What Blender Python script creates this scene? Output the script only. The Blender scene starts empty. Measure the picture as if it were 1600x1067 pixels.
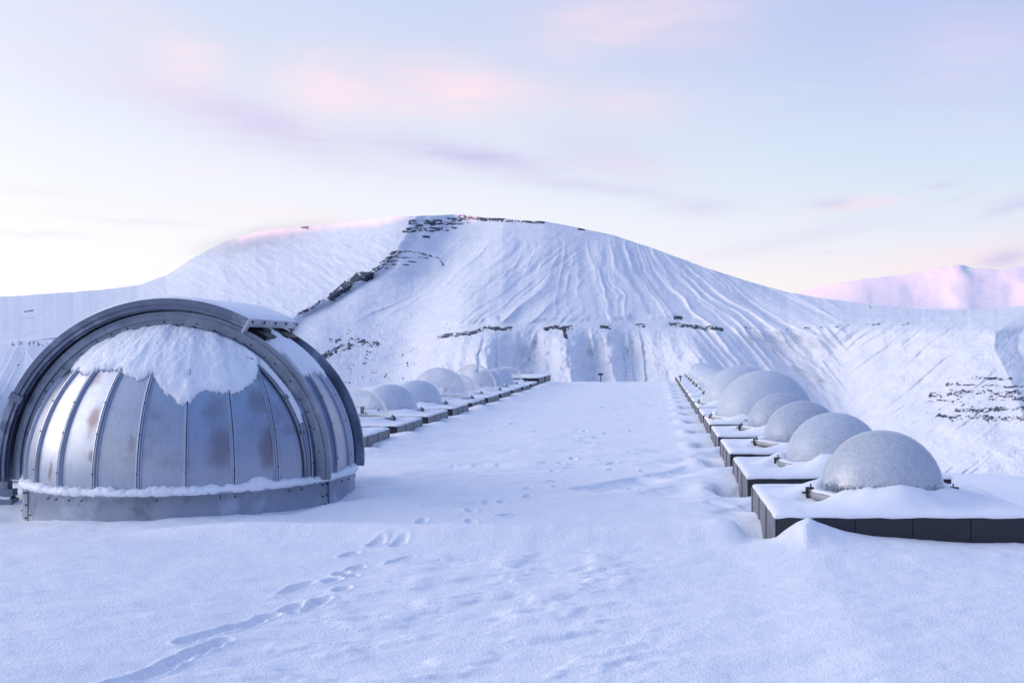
import bpy, bmesh, math, random
import numpy as np
from mathutils import Vector, Matrix
R = math.radians
PI = math.pi
scene = bpy.context.scene
col = scene.collection

# ------------------------------------------------------------------ camera
F = 1600.0; HX = 1022.0; HY = 540.0; CZ = 1.56      # focal length and vanishing point of the photograph, eye height
cam_d = bpy.data.cameras.new('camera'); cam = bpy.data.objects.new('camera', cam_d); col.objects.link(cam)
cam.location = (0, 0, CZ); cam.rotation_euler = (R(90), 0, 0)
cam_d.sensor_width = 36; cam_d.lens = 36.0
cam_d.shift_x = -(HX - 800) / 1600; cam_d.shift_y = (HY - 533.5) / 1600
cam_d.clip_start = 0.05; cam_d.clip_end = 80000
scene.camera = cam

def P(px, py, Y):
    return Vector(((px - HX) * Y / F, Y, CZ - (py - HY) * Y / F))

# ------------------------------------------------------------------ render look
scene.cycles.transparent_max_bounces = 32; scene.cycles.max_bounces = 10
scene.view_settings.view_transform = 'Standard'; scene.view_settings.look = 'None'
scene.view_settings.exposure = 0.07; scene.view_settings.gamma = 1.0

# ------------------------------------------------------------------ node helpers
class NT:
    def __init__(s, tree): s.t = tree; s.n = tree.nodes; s.l = tree.links
    def node(s, typ, **kw):
        nd = s.n.new(typ)
        for k, v in kw.items(): setattr(nd, k, v)
        return nd
    def put(s, sock, v):
        if hasattr(v, 'links') or isinstance(v, bpy.types.NodeSocket): s.l.new(v, sock)
        else: sock.default_value = v
    def math(s, op, a, b=0.0, c=0.0, clamp=False):
        nd = s.node('ShaderNodeMath', operation=op, use_clamp=clamp)
        s.put(nd.inputs[0], a); s.put(nd.inputs[1], b); s.put(nd.inputs[2], c)
        return nd.outputs[0]
    def mix(s, f, a, b, blend='MIX'):
        nd = s.node('ShaderNodeMix', data_type='RGBA', blend_type=blend)
        s.put(nd.inputs[0], f); s.put(nd.inputs[6], a); s.put(nd.inputs[7], b)
        return nd.outputs[2]
    def ramp(s, f, stops, interp='LINEAR'):
        nd = s.node('ShaderNodeValToRGB'); s.put(nd.inputs[0], f); e = nd.color_ramp.elements
        nd.color_ramp.interpolation = interp
        while len(e) < len(stops): e.new(0.5)
        for el, (p, c) in zip(e, stops):
            el.position = p; el.color = (c[0], c[1], c[2], 1) if not isinstance(c, (int, float)) else (c, c, c, 1)
        return nd.outputs[0]
    def smooth(s, v, a, b, lo=0.0, hi=1.0):
        nd = s.node('ShaderNodeMapRange', interpolation_type='SMOOTHSTEP')
        s.put(nd.inputs[0], v); s.put(nd.inputs[1], a); s.put(nd.inputs[2], b); s.put(nd.inputs[3], lo); s.put(nd.inputs[4], hi)
        return nd.outputs[0]
    def noise(s, vec, scale, detail=4, rough=0.5, dist=0.0, color=False):
        nd = s.node('ShaderNodeTexNoise'); s.put(nd.inputs['Vector'], vec)
        nd.inputs['Scale'].default_value = scale; nd.inputs['Detail'].default_value = detail
        nd.inputs['Roughness'].default_value = rough; nd.inputs['Distortion'].default_value = dist
        return nd.outputs[1 if color else 0]
    def mapping(s, vec, scale=(1, 1, 1), loc=(0, 0, 0), rot=(0, 0, 0)):
        nd = s.node('ShaderNodeMapping'); s.put(nd.inputs[0], vec)
        nd.inputs['Scale'].default_value = scale; nd.inputs['Location'].default_value = loc; nd.inputs['Rotation'].default_value = rot
        return nd.outputs[0]

# ------------------------------------------------------------------ world: twilight sky
world = bpy.data.worlds.new('World'); scene.world = world; world.use_nodes = True
w = NT(world.node_tree); w.n.clear()
tc = w.node('ShaderNodeTexCoord')
vec = tc.outputs['Generated']
sep = w.node('ShaderNodeSeparateXYZ'); w.l.new(vec, sep.inputs[0])
X, Yv, Zv = sep.outputs
el = w.math('ARCSINE', w.math('MAXIMUM', w.math('MINIMUM', Zv, 1.0), -1.0))
az = w.math('ARCTAN2', X, Yv)
hl = w.math('SQRT', w.math('ADD', w.math('MULTIPLY', X, X), w.math('ADD', w.math('MULTIPLY', Yv, Yv), 1e-6)))
GA = R(-75)                                           # azimuth of the after-glow (left of the view)
g = w.math('DIVIDE', w.math('ADD', w.math('MULTIPLY', X, math.sin(GA)), w.math('MULTIPLY', Yv, math.cos(GA))), hl)
g = w.math('MULTIPLY_ADD', g, 0.5, 0.5)
ef = w.math('DIVIDE', w.math('MAXIMUM', el, 0.0), PI / 2)
d = 1 / 90.0
rl = w.ramp(ef, [(0, (.97, .95, .94)), (4.5*d, (.94, .93, .95)), (8.7*d, (.82, .86, .94)), (15.4*d, (.65, .715, .885)), (28*d, (.46, .57, .87)), (50*d, (.37, .50, .86)), (1, (.345, .475, .80))])
rr = w.ramp(ef, [(0, (.93, .82, .80)), (3.5*d, (.885, .83, .845)), (6*d, (.76, .80, .90)), (10*d, (.62, .725, .895)), (17*d, (.47, .55, .84)), (28*d, (.40, .52, .88)), (50*d, (.34, .475, .85)), (1, (.345, .475, .80))])
rb = w.ramp(ef, [(0, (.16, .25, .52)), (6*d, (.22, .30, .58)), (16*d, (.25, .34, .68)), (40*d, (.20, .35, .76)), (1, (.345, .475, .80))])
sky = w.mix(w.smooth(g, .40, .84), rr, rl)
sky = w.mix(w.smooth(g, .45, .28), sky, rb)
def azel(px, py):
    a = (px - HX) / F; b = (HY - py) / F
    return math.atan(a), math.atan(b / math.sqrt(1 + a * a))
warp = w.noise(vec, 5.0, 4, .55, 0, True)
ws = w.node('ShaderNodeSeparateColor'); w.l.new(warp, ws.inputs[0])
wa = w.math('MULTIPLY_ADD', ws.outputs[0], .10, -.05)
we = w.math('MULTIPLY_ADD', ws.outputs[1], .036, -.018)
azw = w.math('ADD', az, wa); elw = w.math('ADD', el, we)
streak = w.noise(w.mapping(vec, (3, 3, 20), (0, 0, 0), (0, R(-5), 0)), 2.6, 8, .6, .4)
PUR = (.53, .50, .80); PNK = (1.0, .72, .80); PCH = (1.0, .77, .84); LIL = (.60, .56, .83); GRY = (.80, .79, .88)
clouds = [ # px, py, half width, half height, tilt (deg, + = falling to the right), colour, strength
 (285, 160, 200, 36, 12, (.74, .70, .88), .9), (420, 190, 130, 26, 15, (.66, .62, .85), .85),
 (735, 246, 120, 17, 12, PUR, .75), (640, 225, 90, 20, 6, LIL, .4), (960, 252, 100, 30, 4, LIL, .55), (1000, 262, 70, 16, 0, PNK, .3),
 (1110, 317, 62, 12, 0, LIL, .5), (920, 293, 150, 9, 3, LIL, .35), (1310, 313, 28, 8, 5, PUR, .45), (1345, 316, 55, 9, -8, PNK, .45),
 (1572, 403, 42, 13, -4, PUR, .65), (1595, 322, 40, 8, -8, PUR, .55), (1588, 308, 40, 5, -5, PUR, .35), (1470, 278, 22, 4, -4, LIL, .55), (1500, 300, 22, 3, -8, LIL, .35),
 (272, 96, 45, 32, 10, PCH, .6), (180, 40, 110, 40, 10, PNK, .25), (520, 138, 75, 38, 8, PCH, .75), (640, 130, 120, 34, 6, PNK, .45), (735, 152, 100, 38, -4, PCH, .75),
 (960, 165, 110, 28, 3, PNK, .4), (1010, 15, 150, 42, -8, PNK, .5), (915, 60, 60, 34, -14, PCH, .35), (1080, 70, 90, 30, -6, PNK, .2), (1510, 80, 110, 60, 0, (.72, .66, .90), .5),
 (315, 262, 70, 12, 2, PNK, .25), (220, 343, 110, 5, 0, GRY, .6), (70, 366, 60, 5, -2, GRY, .65), (25, 296, 45, 6, 3, GRY, .5),
 (430, 325, 90, 12, 2, PNK, .3), (1230, 375, 150, 14, -12, LIL, .25), (1480, 395, 160, 22, -6, PNK, .35), (1300, 390, 10, 3, 0, LIL, .3)]
for (px, py, hw, hh, tilt, c, s) in clouds:
    kz = 1.0; s = s * (.8 if c in (PNK, PCH) else .85)
    a0, e0 = azel(px, py); sa = hw * kz / F; se = hh * kz / F; ct = math.cos(R(tilt)); st = math.sin(R(tilt))
    da = w.math('SUBTRACT', azw, a0); de = w.math('SUBTRACT', elw, e0)
    u = w.math('ADD', w.math('MULTIPLY', da, ct / sa), w.math('MULTIPLY', de, -st / sa))
    v = w.math('ADD', w.math('MULTIPLY', da, st / se), w.math('MULTIPLY', de, ct / se))
    q = w.math('ADD', w.math('MULTIPLY', u, u), w.math('MULTIPLY', v, v))
    gs = w.math('EXPONENT', w.math('MULTIPLY', q, -.9))
    gs = w.math('MULTIPLY', gs, w.smooth(streak, .32, .66, .55, 1.25))
    sky = w.mix(w.math('MULTIPLY', gs, s, clamp=True), sky, (*c, 1))
# thin veil over everything so the gradient is never perfectly clean
veil = w.noise(w.mapping(vec, (1.2, 1.2, 7)), 2.4, 6, .6)
sky = w.mix(w.smooth(veil, .45, .8, 0, .22), sky, (.90, .82, .93, 1))
# the brightest part of the after-glow, round the sun that has just gone, outside the frame to the left
ga, ge = R(-86), R(15)
dt = w.math('ADD', w.math('MULTIPLY', X, math.sin(ga) * math.cos(ge)), w.math('ADD', w.math('MULTIPLY', Yv, math.cos(ga) * math.cos(ge)), w.math('MULTIPLY', Zv, math.sin(ge))))
lobe = w.math('EXPONENT', w.math('MULTIPLY', w.math('SUBTRACT', dt, 1.0), 11.0))
gcol = w.mix(lobe, (0, 0, 0, 1), (5.0, 4.35, 3.9, 1))
sky = w.mix(1.0, sky, gcol, 'ADD')
bg = w.node('ShaderNodeBackground'); w.l.new(sky, bg.inputs[0]); bg.inputs[1].default_value = 1.0
wo = w.node('ShaderNodeOutputWorld'); w.l.new(bg.outputs[0], wo.inputs[0])

# ------------------------------------------------------------------ sun: last light, cut off by an added ridge to the left
sd = bpy.data.lights.new('sun', 'SUN'); sun = bpy.data.objects.new('sun', sd); col.objects.link(sun)
sd.energy = 7.0; sd.angle = R(.6); sd.color = (1.0, .38, .34)
to_sun = Vector((-.85, -.53, math.tan(R(1.2)))).normalized()
sun.rotation_euler = to_sun.to_track_quat('Z', 'Y').to_euler()

# ------------------------------------------------------------------ tagging and mesh helpers
def tag(o, label=None, cat=None, group=None, kind=None):
    if label: o['label'] = label
    if cat: o['category'] = cat
    if group: o['group'] = group
    if kind: o['kind'] = kind
    return o
def empty(name, loc, label, cat, group=None):
    o = bpy.data.objects.new(name, None); col.objects.link(o); o.location = loc; o.empty_display_size = .2
    return tag(o, label, cat, group)
def from_np(name, verts, faces, mats, smooth=True, parent=None, attrs=None):
    verts = np.asarray(verts, np.float32); faces = np.asarray(faces, np.int32)
    me = bpy.data.meshes.new(name); me.vertices.add(len(verts)); me.vertices.foreach_set('co', verts.ravel())
    k = faces.shape[1]
    me.loops.add(faces.size); me.loops.foreach_set('vertex_index', faces.ravel())
    me.polygons.add(len(faces)); me.polygons.foreach_set('loop_start', np.arange(0, faces.size, k, dtype=np.int32))
    me.update(calc_edges=True)
    if smooth: me.polygons.foreach_set('use_smooth', np.ones(len(faces), bool))
    for nm, a in (attrs or {}).items():
        at = me.attributes.new(nm, 'FLOAT', 'POINT'); at.data.foreach_set('value', np.asarray(a, np.float32).ravel())
    for m in (mats if isinstance(mats, (list, tuple)) else [mats]): me.materials.append(m)
    o = bpy.data.objects.new(name, me); col.objects.link(o)
    if parent: o.parent = parent
    return o
def grid_faces(nr, nc, wrap=False, flip=False):
    r = np.arange(nr - 1)[:, None]; c = np.arange(nc if wrap else nc - 1)[None, :]
    a = r * nc + c; b = r * nc + (c + 1) % nc
    f = np.stack([a, b, b + nc, a + nc], -1).reshape(-1, 4)
    return f[:, ::-1] if flip else f
class MB:
    def __init__(s): s.bm = bmesh.new()
    def box(s, x0, x1, y0, y1, z0, z1, bev=0.0, mi=0):
        vs = [s.bm.verts.new((x, y, z)) for z in (z0, z1) for (x, y) in ((x0, y0), (x1, y0), (x1, y1), (x0, y1))]
        fs = [s.bm.faces.new([vs[i] for i in q]) for q in ((3, 2, 1, 0), (4, 5, 6, 7), (0, 1, 5, 4), (1, 2, 6, 5), (2, 3, 7, 6), (3, 0, 4, 7))]
        for f in fs: f.material_index = mi
        if bev: bmesh.ops.bevel(s.bm, geom=list({e for f in fs for e in f.edges}), offset=bev, segments=2, affect='EDGES', profile=.5)
        return vs
    def cyl(s, p0, p1, r, n=12, r2=None, mi=0):
        p0 = Vector(p0); p1 = Vector(p1); r2 = r if r2 is None else r2
        z = (p1 - p0).normalized(); x = z.orthogonal().normalized(); y = z.cross(x)
        a = []; b = []
        for i in range(n):
            t = 2 * PI * i / n; o = x * math.cos(t) + y * math.sin(t)
            a.append(s.bm.verts.new(p0 + o * r)); b.append(s.bm.verts.new(p1 + o * r2))
        for i in range(n):
            f = s.bm.faces.new([a[i], a[(i + 1) % n], b[(i + 1) % n], b[i]]); f.smooth = n > 8; f.material_index = mi
        s.bm.faces.new(a[::-1]).material_index = mi; s.bm.faces.new(b).material_index = mi
    def sweep(s, pts, frames, prof, closed=False, mi=0, smooth=False):
        """prof: list of (u, v); frames: (U, V) vectors for each point"""
        rings = []
        for p, (U, V) in zip(pts, frames): rings.append([s.bm.verts.new(Vector(p) + Vector(U) * u + Vector(V) * v) for u, v in prof])
        n = len(prof); m = len(rings)
        for i in range(m if closed else m - 1):
            A = rings[i]; B = rings[(i + 1) % m]
            for j in range(n):
                f = s.bm.faces.new([A[j], A[(j + 1) % n], B[(j + 1) % n], B[j]]); f.material_index = mi; f.smooth = smooth
        if not closed:
            s.bm.faces.new(rings[0][::-1]).material_index = mi; s.bm.faces.new(rings[-1]).material_index = mi
    def build(s, name, mats, parent=None, loc=None):
        bmesh.ops.recalc_face_normals(s.bm, faces=s.bm.faces)
        me = bpy.data.meshes.new(name); s.bm.to_mesh(me); s.bm.free()
        for m in (mats if isinstance(mats, (list, tuple)) else [mats]): me.materials.append(m)
        o = bpy.data.objects.new(name, me); col.objects.link(o)
        if parent: o.parent = parent
        if loc: o.location = loc
        return o

# numpy value noise
def _h(ix, iy, seed):
    n = (ix.astype(np.int64) * 374761393 + iy.astype(np.int64) * 668265263 + seed * 1442695041) & 0xffffffff
    n = ((n ^ (n >> 13)) * 1274126177) & 0xffffffff
    n = (n ^ (n >> 16)) & 0xffffffff
    return n.astype(np.float64) / 0xffffffff
def vn(x, y, seed=0):
    x, y = np.broadcast_arrays(np.asarray(x, float), np.asarray(y, float))
    ix = np.floor(x); iy = np.floor(y); fx = x - ix; fy = y - iy
    fx = fx * fx * fx * (fx * (fx * 6 - 15) + 10); fy = fy * fy * fy * (fy * (fy * 6 - 15) + 10)
    a = _h(ix, iy, seed); b = _h(ix + 1, iy, seed); c = _h(ix, iy + 1, seed); e = _h(ix + 1, iy + 1, seed)
    return (a + (b - a) * fx) * (1 - fy) + (c + (e - c) * fx) * fy
def fbm(x, y, seed=0, o=4, g=.5, lac=2.03):
    s = 0; a = 1; t = 0
    for i in range(o):
        s = s + a * (vn(x, y, seed + i * 17) * 2 - 1); t += a; a *= g; x = x * lac + 13.1; y = y * lac + 7.7
    return s / t
def sst(v, a, b):
    t = np.clip((v - a) / (b - a), 0, 1); return t * t * (3 - 2 * t)

# ------------------------------------------------------------------ materials
def mat(name):
    m = bpy.data.materials.new(name); m.use_nodes = True; t = NT(m.node_tree); t.n.clear()
    out = t.node('ShaderNodeOutputMaterial'); return m, t, out
def pbsdf(t, **kw):
    b = t.node('ShaderNodeBsdfPrincipled')
    for k, v in kw.items(): t.put(b.inputs[k.replace('_', ' ')], v)
    return b
def bump(t, h, strength=.3, dist=.01):
    b = t.node('ShaderNodeBump'); t.put(b.inputs['Height'], h); b.inputs['Strength'].default_value = strength; b.inputs['Distance'].default_value = dist
    return b.outputs[0]
def snow_mat(name, grain=90, dist=.004, strength=.5, big=14, bigw=.6, colr=(.88, .90, .94)):
    m, t, out = mat(name); co = t.node('ShaderNodeTexCoord').outputs['Object']
    n1 = t.noise(co, grain, 3, .6); n2 = t.noise(co, big, 4, .55)
    h = t.math('ADD', t.math('MULTIPLY', n1, 1 - bigw), t.math('MULTIPLY', n2, bigw))
    c = t.ramp(t.noise(co, big * .3, 5, .6), [(.3, tuple(x * .965 for x in colr)), (.7, colr)])
    b = pbsdf(t, Base_Color=c, Roughness=.55, Normal=bump(t, h, strength, dist))
    b.inputs['Specular IOR Level'].default_value = .3
    t.l.new(b.outputs[0], out.inputs[0]); return m
M = {}
M['roof_snow'] = snow_mat('roof_snow', 60, .022, .6, 11, .3)
M['cap_snow'] = snow_mat('cap_snow', 60, .010, .5, 12, .5)
M['lump_snow'] = snow_mat('lump_snow', 55, .02, .8, 18, .6)
# mountain snow with bare rock where the 'rock' attribute says so
def mountain_mat(name, sc=.05):
    m, t, out = mat(name); co = t.node('ShaderNodeTexCoord').outputs['Object']
    at = t.node('ShaderNodeAttribute', attribute_name='rock').outputs['Fac']
    n = t.noise(co, sc * 4, 6, .65)
    k = t.smooth(t.math('ADD', at, t.math('MULTIPLY_ADD', n, 1.0, -.5)), .36, .62)
    sn = t.ramp(t.noise(co, sc, 6, .6), [(.3, (.70, .73, .80)), (.7, (.82, .83, .86))])
    rk = t.ramp(t.noise(co, sc * 6, 4, .6), [(.3, (.03, .036, .055)), (.7, (.11, .12, .15))])
    b = pbsdf(t, Base_Color=t.mix(k, sn, rk), Roughness=.8, Normal=bump(t, t.noise(co, sc * 5, 5, .6), .55, 2.2))
    b.inputs['Specular IOR Level'].default_value = .1
    t.l.new(b.outputs[0], out.inputs[0]); return m
M['mountain'] = mountain_mat('mountain_snow')
M['far'] = mountain_mat('far_snow', .012)
def metal_mat(name, colr, rough, metallic=.9, blot=.5, stain=(.2, .17, .16), bscale=3.0, scratch=.3, frost=0):
    m, t, out = mat(name); co = t.node('ShaderNodeTexCoord').outputs['Object']
    n1 = t.noise(co, bscale, 5, .62, .4); n2 = t.noise(t.mapping(co, (6, 6, 1.2)), 6, 4, .6); n3 = t.noise(co, 160, 2, .5)
    c = t.mix(t.smooth(n1, .52, .74, 0, blot), (*colr, 1), (*stain, 1))
    c = t.mix(t.smooth(n2, .45, .75, 0, .35), c, tuple(x * .72 for x in colr) + (1,))
    met = metallic
    if frost:
        nf = t.noise(t.mapping(co, (1, 2, 1), (5, 2, 1)), 2.6, 7, .7, .3); ff_ = t.smooth(nf, .50, .66, 0, frost); c = t.mix(ff_, c, (.62, .68, .80, 1)); met = t.math('MULTIPLY_ADD', ff_, -metallic, metallic)
    r = t.math('ADD', t.math('MULTIPLY_ADD', n1, .22, rough - .11), t.math('MULTIPLY_ADD', n2, .1, -.05))
    b = pbsdf(t, Base_Color=c, Roughness=r, Metallic=met, Normal=bump(t, t.math('ADD', n3, t.math('MULTIPLY', n1, 2.0)), scratch, .002))
    t.l.new(b.outputs[0], out.inputs[0]); return m
M['panel'] = metal_mat('aluminium_panel', (.39, .44, .54), .40, 1.0, .6, (.22, .21, .24), 1.6, .4)
M['rib'] = metal_mat('aluminium_rib', (.42, .47, .57), .40, .95, .3)
M['skirt'] = metal_mat('weathered_skirt', (.42, .46, .54), .48, .75, .7, (.20, .20, .24), 2.5, frost=.45)
M['rail'] = metal_mat('weathered_rail', (.19, .23, .31), .42, .8, .6, (.12, .13, .17), 3.0, frost=.25)
M['railx'] = metal_mat('dark_rail', (.14, .17, .25), .42, .8, .5, (.10, .11, .14), 3.0, frost=.3)
M['side'] = metal_mat('box_side', (.22, .225, .25), .55, .35, .5, (.16, .16, .17), 4.0)
M['cladding'] = metal_mat('dark_cladding', (.028, .031, .042), .5, .2, .4, (.03, .03, .03), 3.0)
M['black'] = metal_mat('black_fitting', (.02, .02, .022), .5, .2, .2)
M['bolt'] = metal_mat('bolt', (.06, .06, .065), .5, .6, .2)
M['rubber'] = metal_mat('flange_plastic', (.32, .33, .35), .35, .1, .5, (.12, .12, .13), 6.0)
def dome_mat(name, lo, hi, rim, dirty=.0, colr=(.70, .72, .76)):
    """acrylic dome: clear plastic under a film of frost; the film whitens edge on, for its depth and to paint in bright rims"""
    m, t, out = mat(name); tcn = t.node('ShaderNodeTexCoord'); co = tcn.outputs['Object']
    s = t.node('ShaderNodeSeparateXYZ'); t.l.new(co, s.inputs[0]); z = s.outputs[2]
    n1 = t.noise(co, 5, 6, .65, .5); n2 = t.noise(co, 70, 4, .75)
    n = t.math('ADD', t.math('MULTIPLY', n1, .65), t.math('MULTIPLY', n2, .35))
    n3 = t.noise(co, 26, 5, .7)
    if dirty: f = t.smooth(t.math('ADD', t.math('MULTIPLY_ADD', n3, .5, t.math('MULTIPLY', n, .5)), t.math('MULTIPLY_ADD', t.smooth(z, 0.03, .20), .32, -.10)), .42, .54, lo, hi)
    else: f = t.smooth(t.math('ADD', n, t.math('MULTIPLY', t.smooth(z, 0.02, .22), .12)), .40, .62, lo, hi)
    lw = t.node('ShaderNodeLayerWeight'); lw.inputs[0].default_value = .5
    fac = t.math('POWER', lw.outputs['Facing'], 5.5 if rim > 1 else 12.0)
    f = t.math('ADD', f, t.math('MULTIPLY', fac, rim), clamp=True)  # extra white edge on paints the bright rim reflection into the frost
    bm = bump(t, t.math('ADD', t.math('MULTIPLY', n2, 1.6), t.math('ADD', n1, n3)), .9, .010)
    fr = t.node('ShaderNodeBsdfDiffuse'); t.l.new(t.mix(t.smooth(t.math('MULTIPLY_ADD', n2, .5, t.math('MULTIPLY', n3, .5)), .38, .62), tuple(x_ * .78 for x_ in colr) + (1,), tuple(min(1, x_ * 1.08) for x_ in colr) + (1,)), fr.inputs[0]); t.l.new(bm, fr.inputs['Normal'])
    tl = t.node('ShaderNodeBsdfTranslucent'); tl.inputs[0].default_value = (*colr, 1)
    mx = t.node('ShaderNodeMixShader'); mx.inputs[0].default_value = .25; t.l.new(fr.outputs[0], mx.inputs[1]); t.l.new(tl.outputs[0], mx.inputs[2])
    tr = t.node('ShaderNodeBsdfTransparent'); tr.inputs[0].default_value = (.93, .94, .95, 1)
    m2 = t.node('ShaderNodeMixShader'); t.l.new(f, m2.inputs[0]); t.l.new(tr.outputs[0], m2.inputs[1]); t.l.new(mx.outputs[0], m2.inputs[2])
    gl = t.node('ShaderNodeBsdfGlossy'); gl.inputs['Roughness'].default_value = .12 if lo < .5 else .28
    fz = t.math('MULTIPLY_ADD', t.math('POWER', lw.outputs['Facing'], 5.0), .9, .06)
    m3 = t.node('ShaderNodeMixShader'); t.l.new(t.math('MULTIPLY', fz, .9 if lo < .5 else .55), m3.inputs[0]); t.l.new(m2.outputs[0], m3.inputs[1]); t.l.new(gl.outputs[0], m3.inputs[2])
    t.l.new(m3.outputs[0], out.inputs[0]); return m
M['frost'] = dome_mat('frosted_dome', .88, .99, .4, colr=(.78, .85, .95))
M['frost_patchy'] = dome_mat('patchy_frosted_dome', .18, .99, .4, 1, colr=(.78, .85, .95))
M['haze_dome'] = dome_mat('lightly_frosted_dome', .50, .85, .8, colr=(.72, .80, .94))
M['clear'] = dome_mat('clear_dome', .02, .10, 2.0, colr=(1, 1, 1))

# ------------------------------------------------------------------ roof snow (the deck the camera stands on)
RX1 = 2.99; RX0 = -10.0; RYE = 43.6
NB_R = 16; SP = 2.29; BY = 7.79; BX = .926; BW = 2.0; BD = 1.73; BT = .266   # right row of boxes
LY = 14.3; LSP = 2.27; LX = -4.16; NB_L = 12
DC = (-4.654, 10.465); DR = 1.534; DZ = .26
right_boxes = [(BX, BX + BW, BY + i * SP, BY + i * SP + BD) for i in range(NB_R)]
left_boxes = [(LX - BW, LX, LY + i * LSP, LY + i * LSP + BD) for i in range(NB_L)]
prints = []
def zp(x, y, k, ox, oy): return ox + x * k, oy + y * k
for (x, y, L) in [(1190,117,.3),(1300,72,.3),(1395,72,.3),(1400,140,.34),(1215,170,.26),(1155,193,.2),(1195,205,.2),(1118,228,.24),(970,250,.34),(945,332,.3),(1025,330,.34),(1070,302,.26),
                  (590,440,.34),(505,470,.2),(700,412,.26),(775,398,.3),(840,368,.3),(225,633,.26),(350,598,.34),(400,578,.3),(465,552,.26),(540,520,.3),(600,495,.3),(655,472,.2),(1160,262,.22)]:
    prints.append((*zp(x, y, .375, 100, 820), L * (.75 if L >= .34 else .55), .042))
for (x, y) in [(265,665),(425,730),(470,630),(540,590),(600,590),(615,640),(705,570),(705,535),(820,505),(825,527),(845,433),(895,413),(890,448),(1012,420),(1055,435),(1050,457),(1190,465),(940,378),(960,345),(930,340),(905,335),(940,325),(910,305),(945,300),(920,293),
               (1020,200),(975,205),(640,270),(560,300),(610,265),(300,353),(345,330),(1140,538),(1310,260),(1130,390),(1095,230),(1060,238),(780,430),(815,465),(470,665),(1265,250),(1140,300),(1030,310),(735,300),(1130,228),(1150,250),(1010,350),(985,320),(500,262)]:
    prints.append((*zp(x, y, .375, 560, 560), .19, .042))
def roof_z(X, Y):
    z = .035 + .022 * fbm(X * .55, Y * .35, 3, 4)
    z = z + .016 * fbm(X * 1.1, Y * 3.0, 9, 4) * sst(Y, 7, 10) + .030 * fbm(X * 2.6, Y * 6.0, 10, 4) * (.3 + .7 * vn(X * .7, Y * .5, 12)) * sst(Y, 8, 12)                      # wind ripples across the deck
    z = z + .017 * fbm(X * 1.3 + Y * .6, Y * 4.2 - X * 1.2, 19, 4) * (1 - sst(Y, 7, 9))
    rough = sst(X, -2.6, -1.6) * (1 - sst(X + .12 * (Y - 5), -.25, .45)) * (1 - sst(Y, 7.2, 8.0))
    z = z + .032 * rough * (sst(fbm(X * 3.0 + 5, Y * 5.6 - X * 1.6, 31, 4), -.15, .5)) * (.5 + .5 * vn(X * 1.3, Y * 1.3, 4))
    z = z + .006 * fbm(X * 7, Y * 7, 41, 3) * (1 - sst(Y, 12, 20))
    # step at the edge of the nearer, slightly higher sheet of snow
    ye = 8.05 + .06 * fbm(X * .8, X * 0, 51, 3) - .04 * X
    m = sst(X, -4.6, -3.2) * (1 - sst(X, .6, 1.2))
    z = z - .045 * np.clip(8.0 - Y, 0, 4) * sst(X, -3.4, -1.6) + .115 * sst(Y, ye - .24, ye - .02) * (1 - sst(Y, ye, ye + .12)) * m - .03 * m * sst(Y, ye, ye + .25) * (1 - sst(Y, ye + .4, ye + 1.6)) + .045 * (1 - m) * (1 - sst(Y, 7.6, 8.3))
    # gentle drift tongues coming off the left row and the dome
    z = z + .05 * np.exp(-((Y - 12.2 + .35 * (X + 3.2)) / .35) ** 2) * sst(X, -3.4, -2.9) * (1 - sst(X, -2.9, -1.6))
    z = z + .05 * np.exp(-((Y - 9.6 + .25 * (X + 2.5)) / .5) ** 2) * (1 - sst(X, -2.8, -1.0))
    # diagonal wind-packed lines near the right row
    z = z + .030 * fbm(X * 1.1 - Y * .12, Y * 2.2 + X * 1.7, 61, 3) * sst(X, -.7, .7) * sst(Y, 8.3, 9.5) * (1 - sst(Y, 14, 20))
    # small scarps and cracks in the wind crust
    for (ax, ay, bx, by, h) in [(880, 760, 1006, 740, .035), (1000, 741, 1080, 730, .030), (990, 768, 1060, 757, .02), (660, 699, 940, 701, .014), (960, 704, 1180, 694, .014), (700, 677, 1000, 677, .010), (1060, 716, 1190, 700, .02), (1090, 790, 1180, 772, .02), (1100, 800, 1185, 786, .02), (1080, 772, 1180, 752, .018), (860, 830, 990, 826, .012), (700, 722, 800, 720, .012), (640, 790, 760, 778, .012), (980, 726, 1120, 712, .012)]:
        Ya = F * (CZ - .05) / (ay - HY); Xa = (ax - HX) * Ya / F; Yb_ = F * (CZ - .05) / (by - HY); Xb_ = (bx - HX) * Yb_ / F
        L = math.hypot(Xb_ - Xa, Yb_ - Ya); ux, uy = (Xb_ - Xa) / L, (Yb_ - Ya) / L
        jj = (X > min(Xa, Xb_) - .6) & (X < max(Xa, Xb_) + .6) & (Y > min(Ya, Yb_) - 1.2) & (Y < max(Ya, Yb_) + 1.2)
        if not jj.any(): continue
        a = ((X[jj] - Xa) * ux + (Y[jj] - Ya) * uy) / L; b = -(X[jj] - Xa) * uy + (Y[jj] - Ya) * ux + .10 * fbm(a * 5, a * 0, int(ax), 3) * L * .25
        wdt = .10 + .012 * Ya
        zj = z[jj]; z[jj] = zj - 1.9 * h * sst(a, 0, .15) * (1 - sst(a, .8, 1)) * (.6 + .8 * vn(a * 14, a * 0, int(ay))) * np.exp(-((b + wdt) / wdt) ** 2) * sst(-b, -.02, .05)
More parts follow.
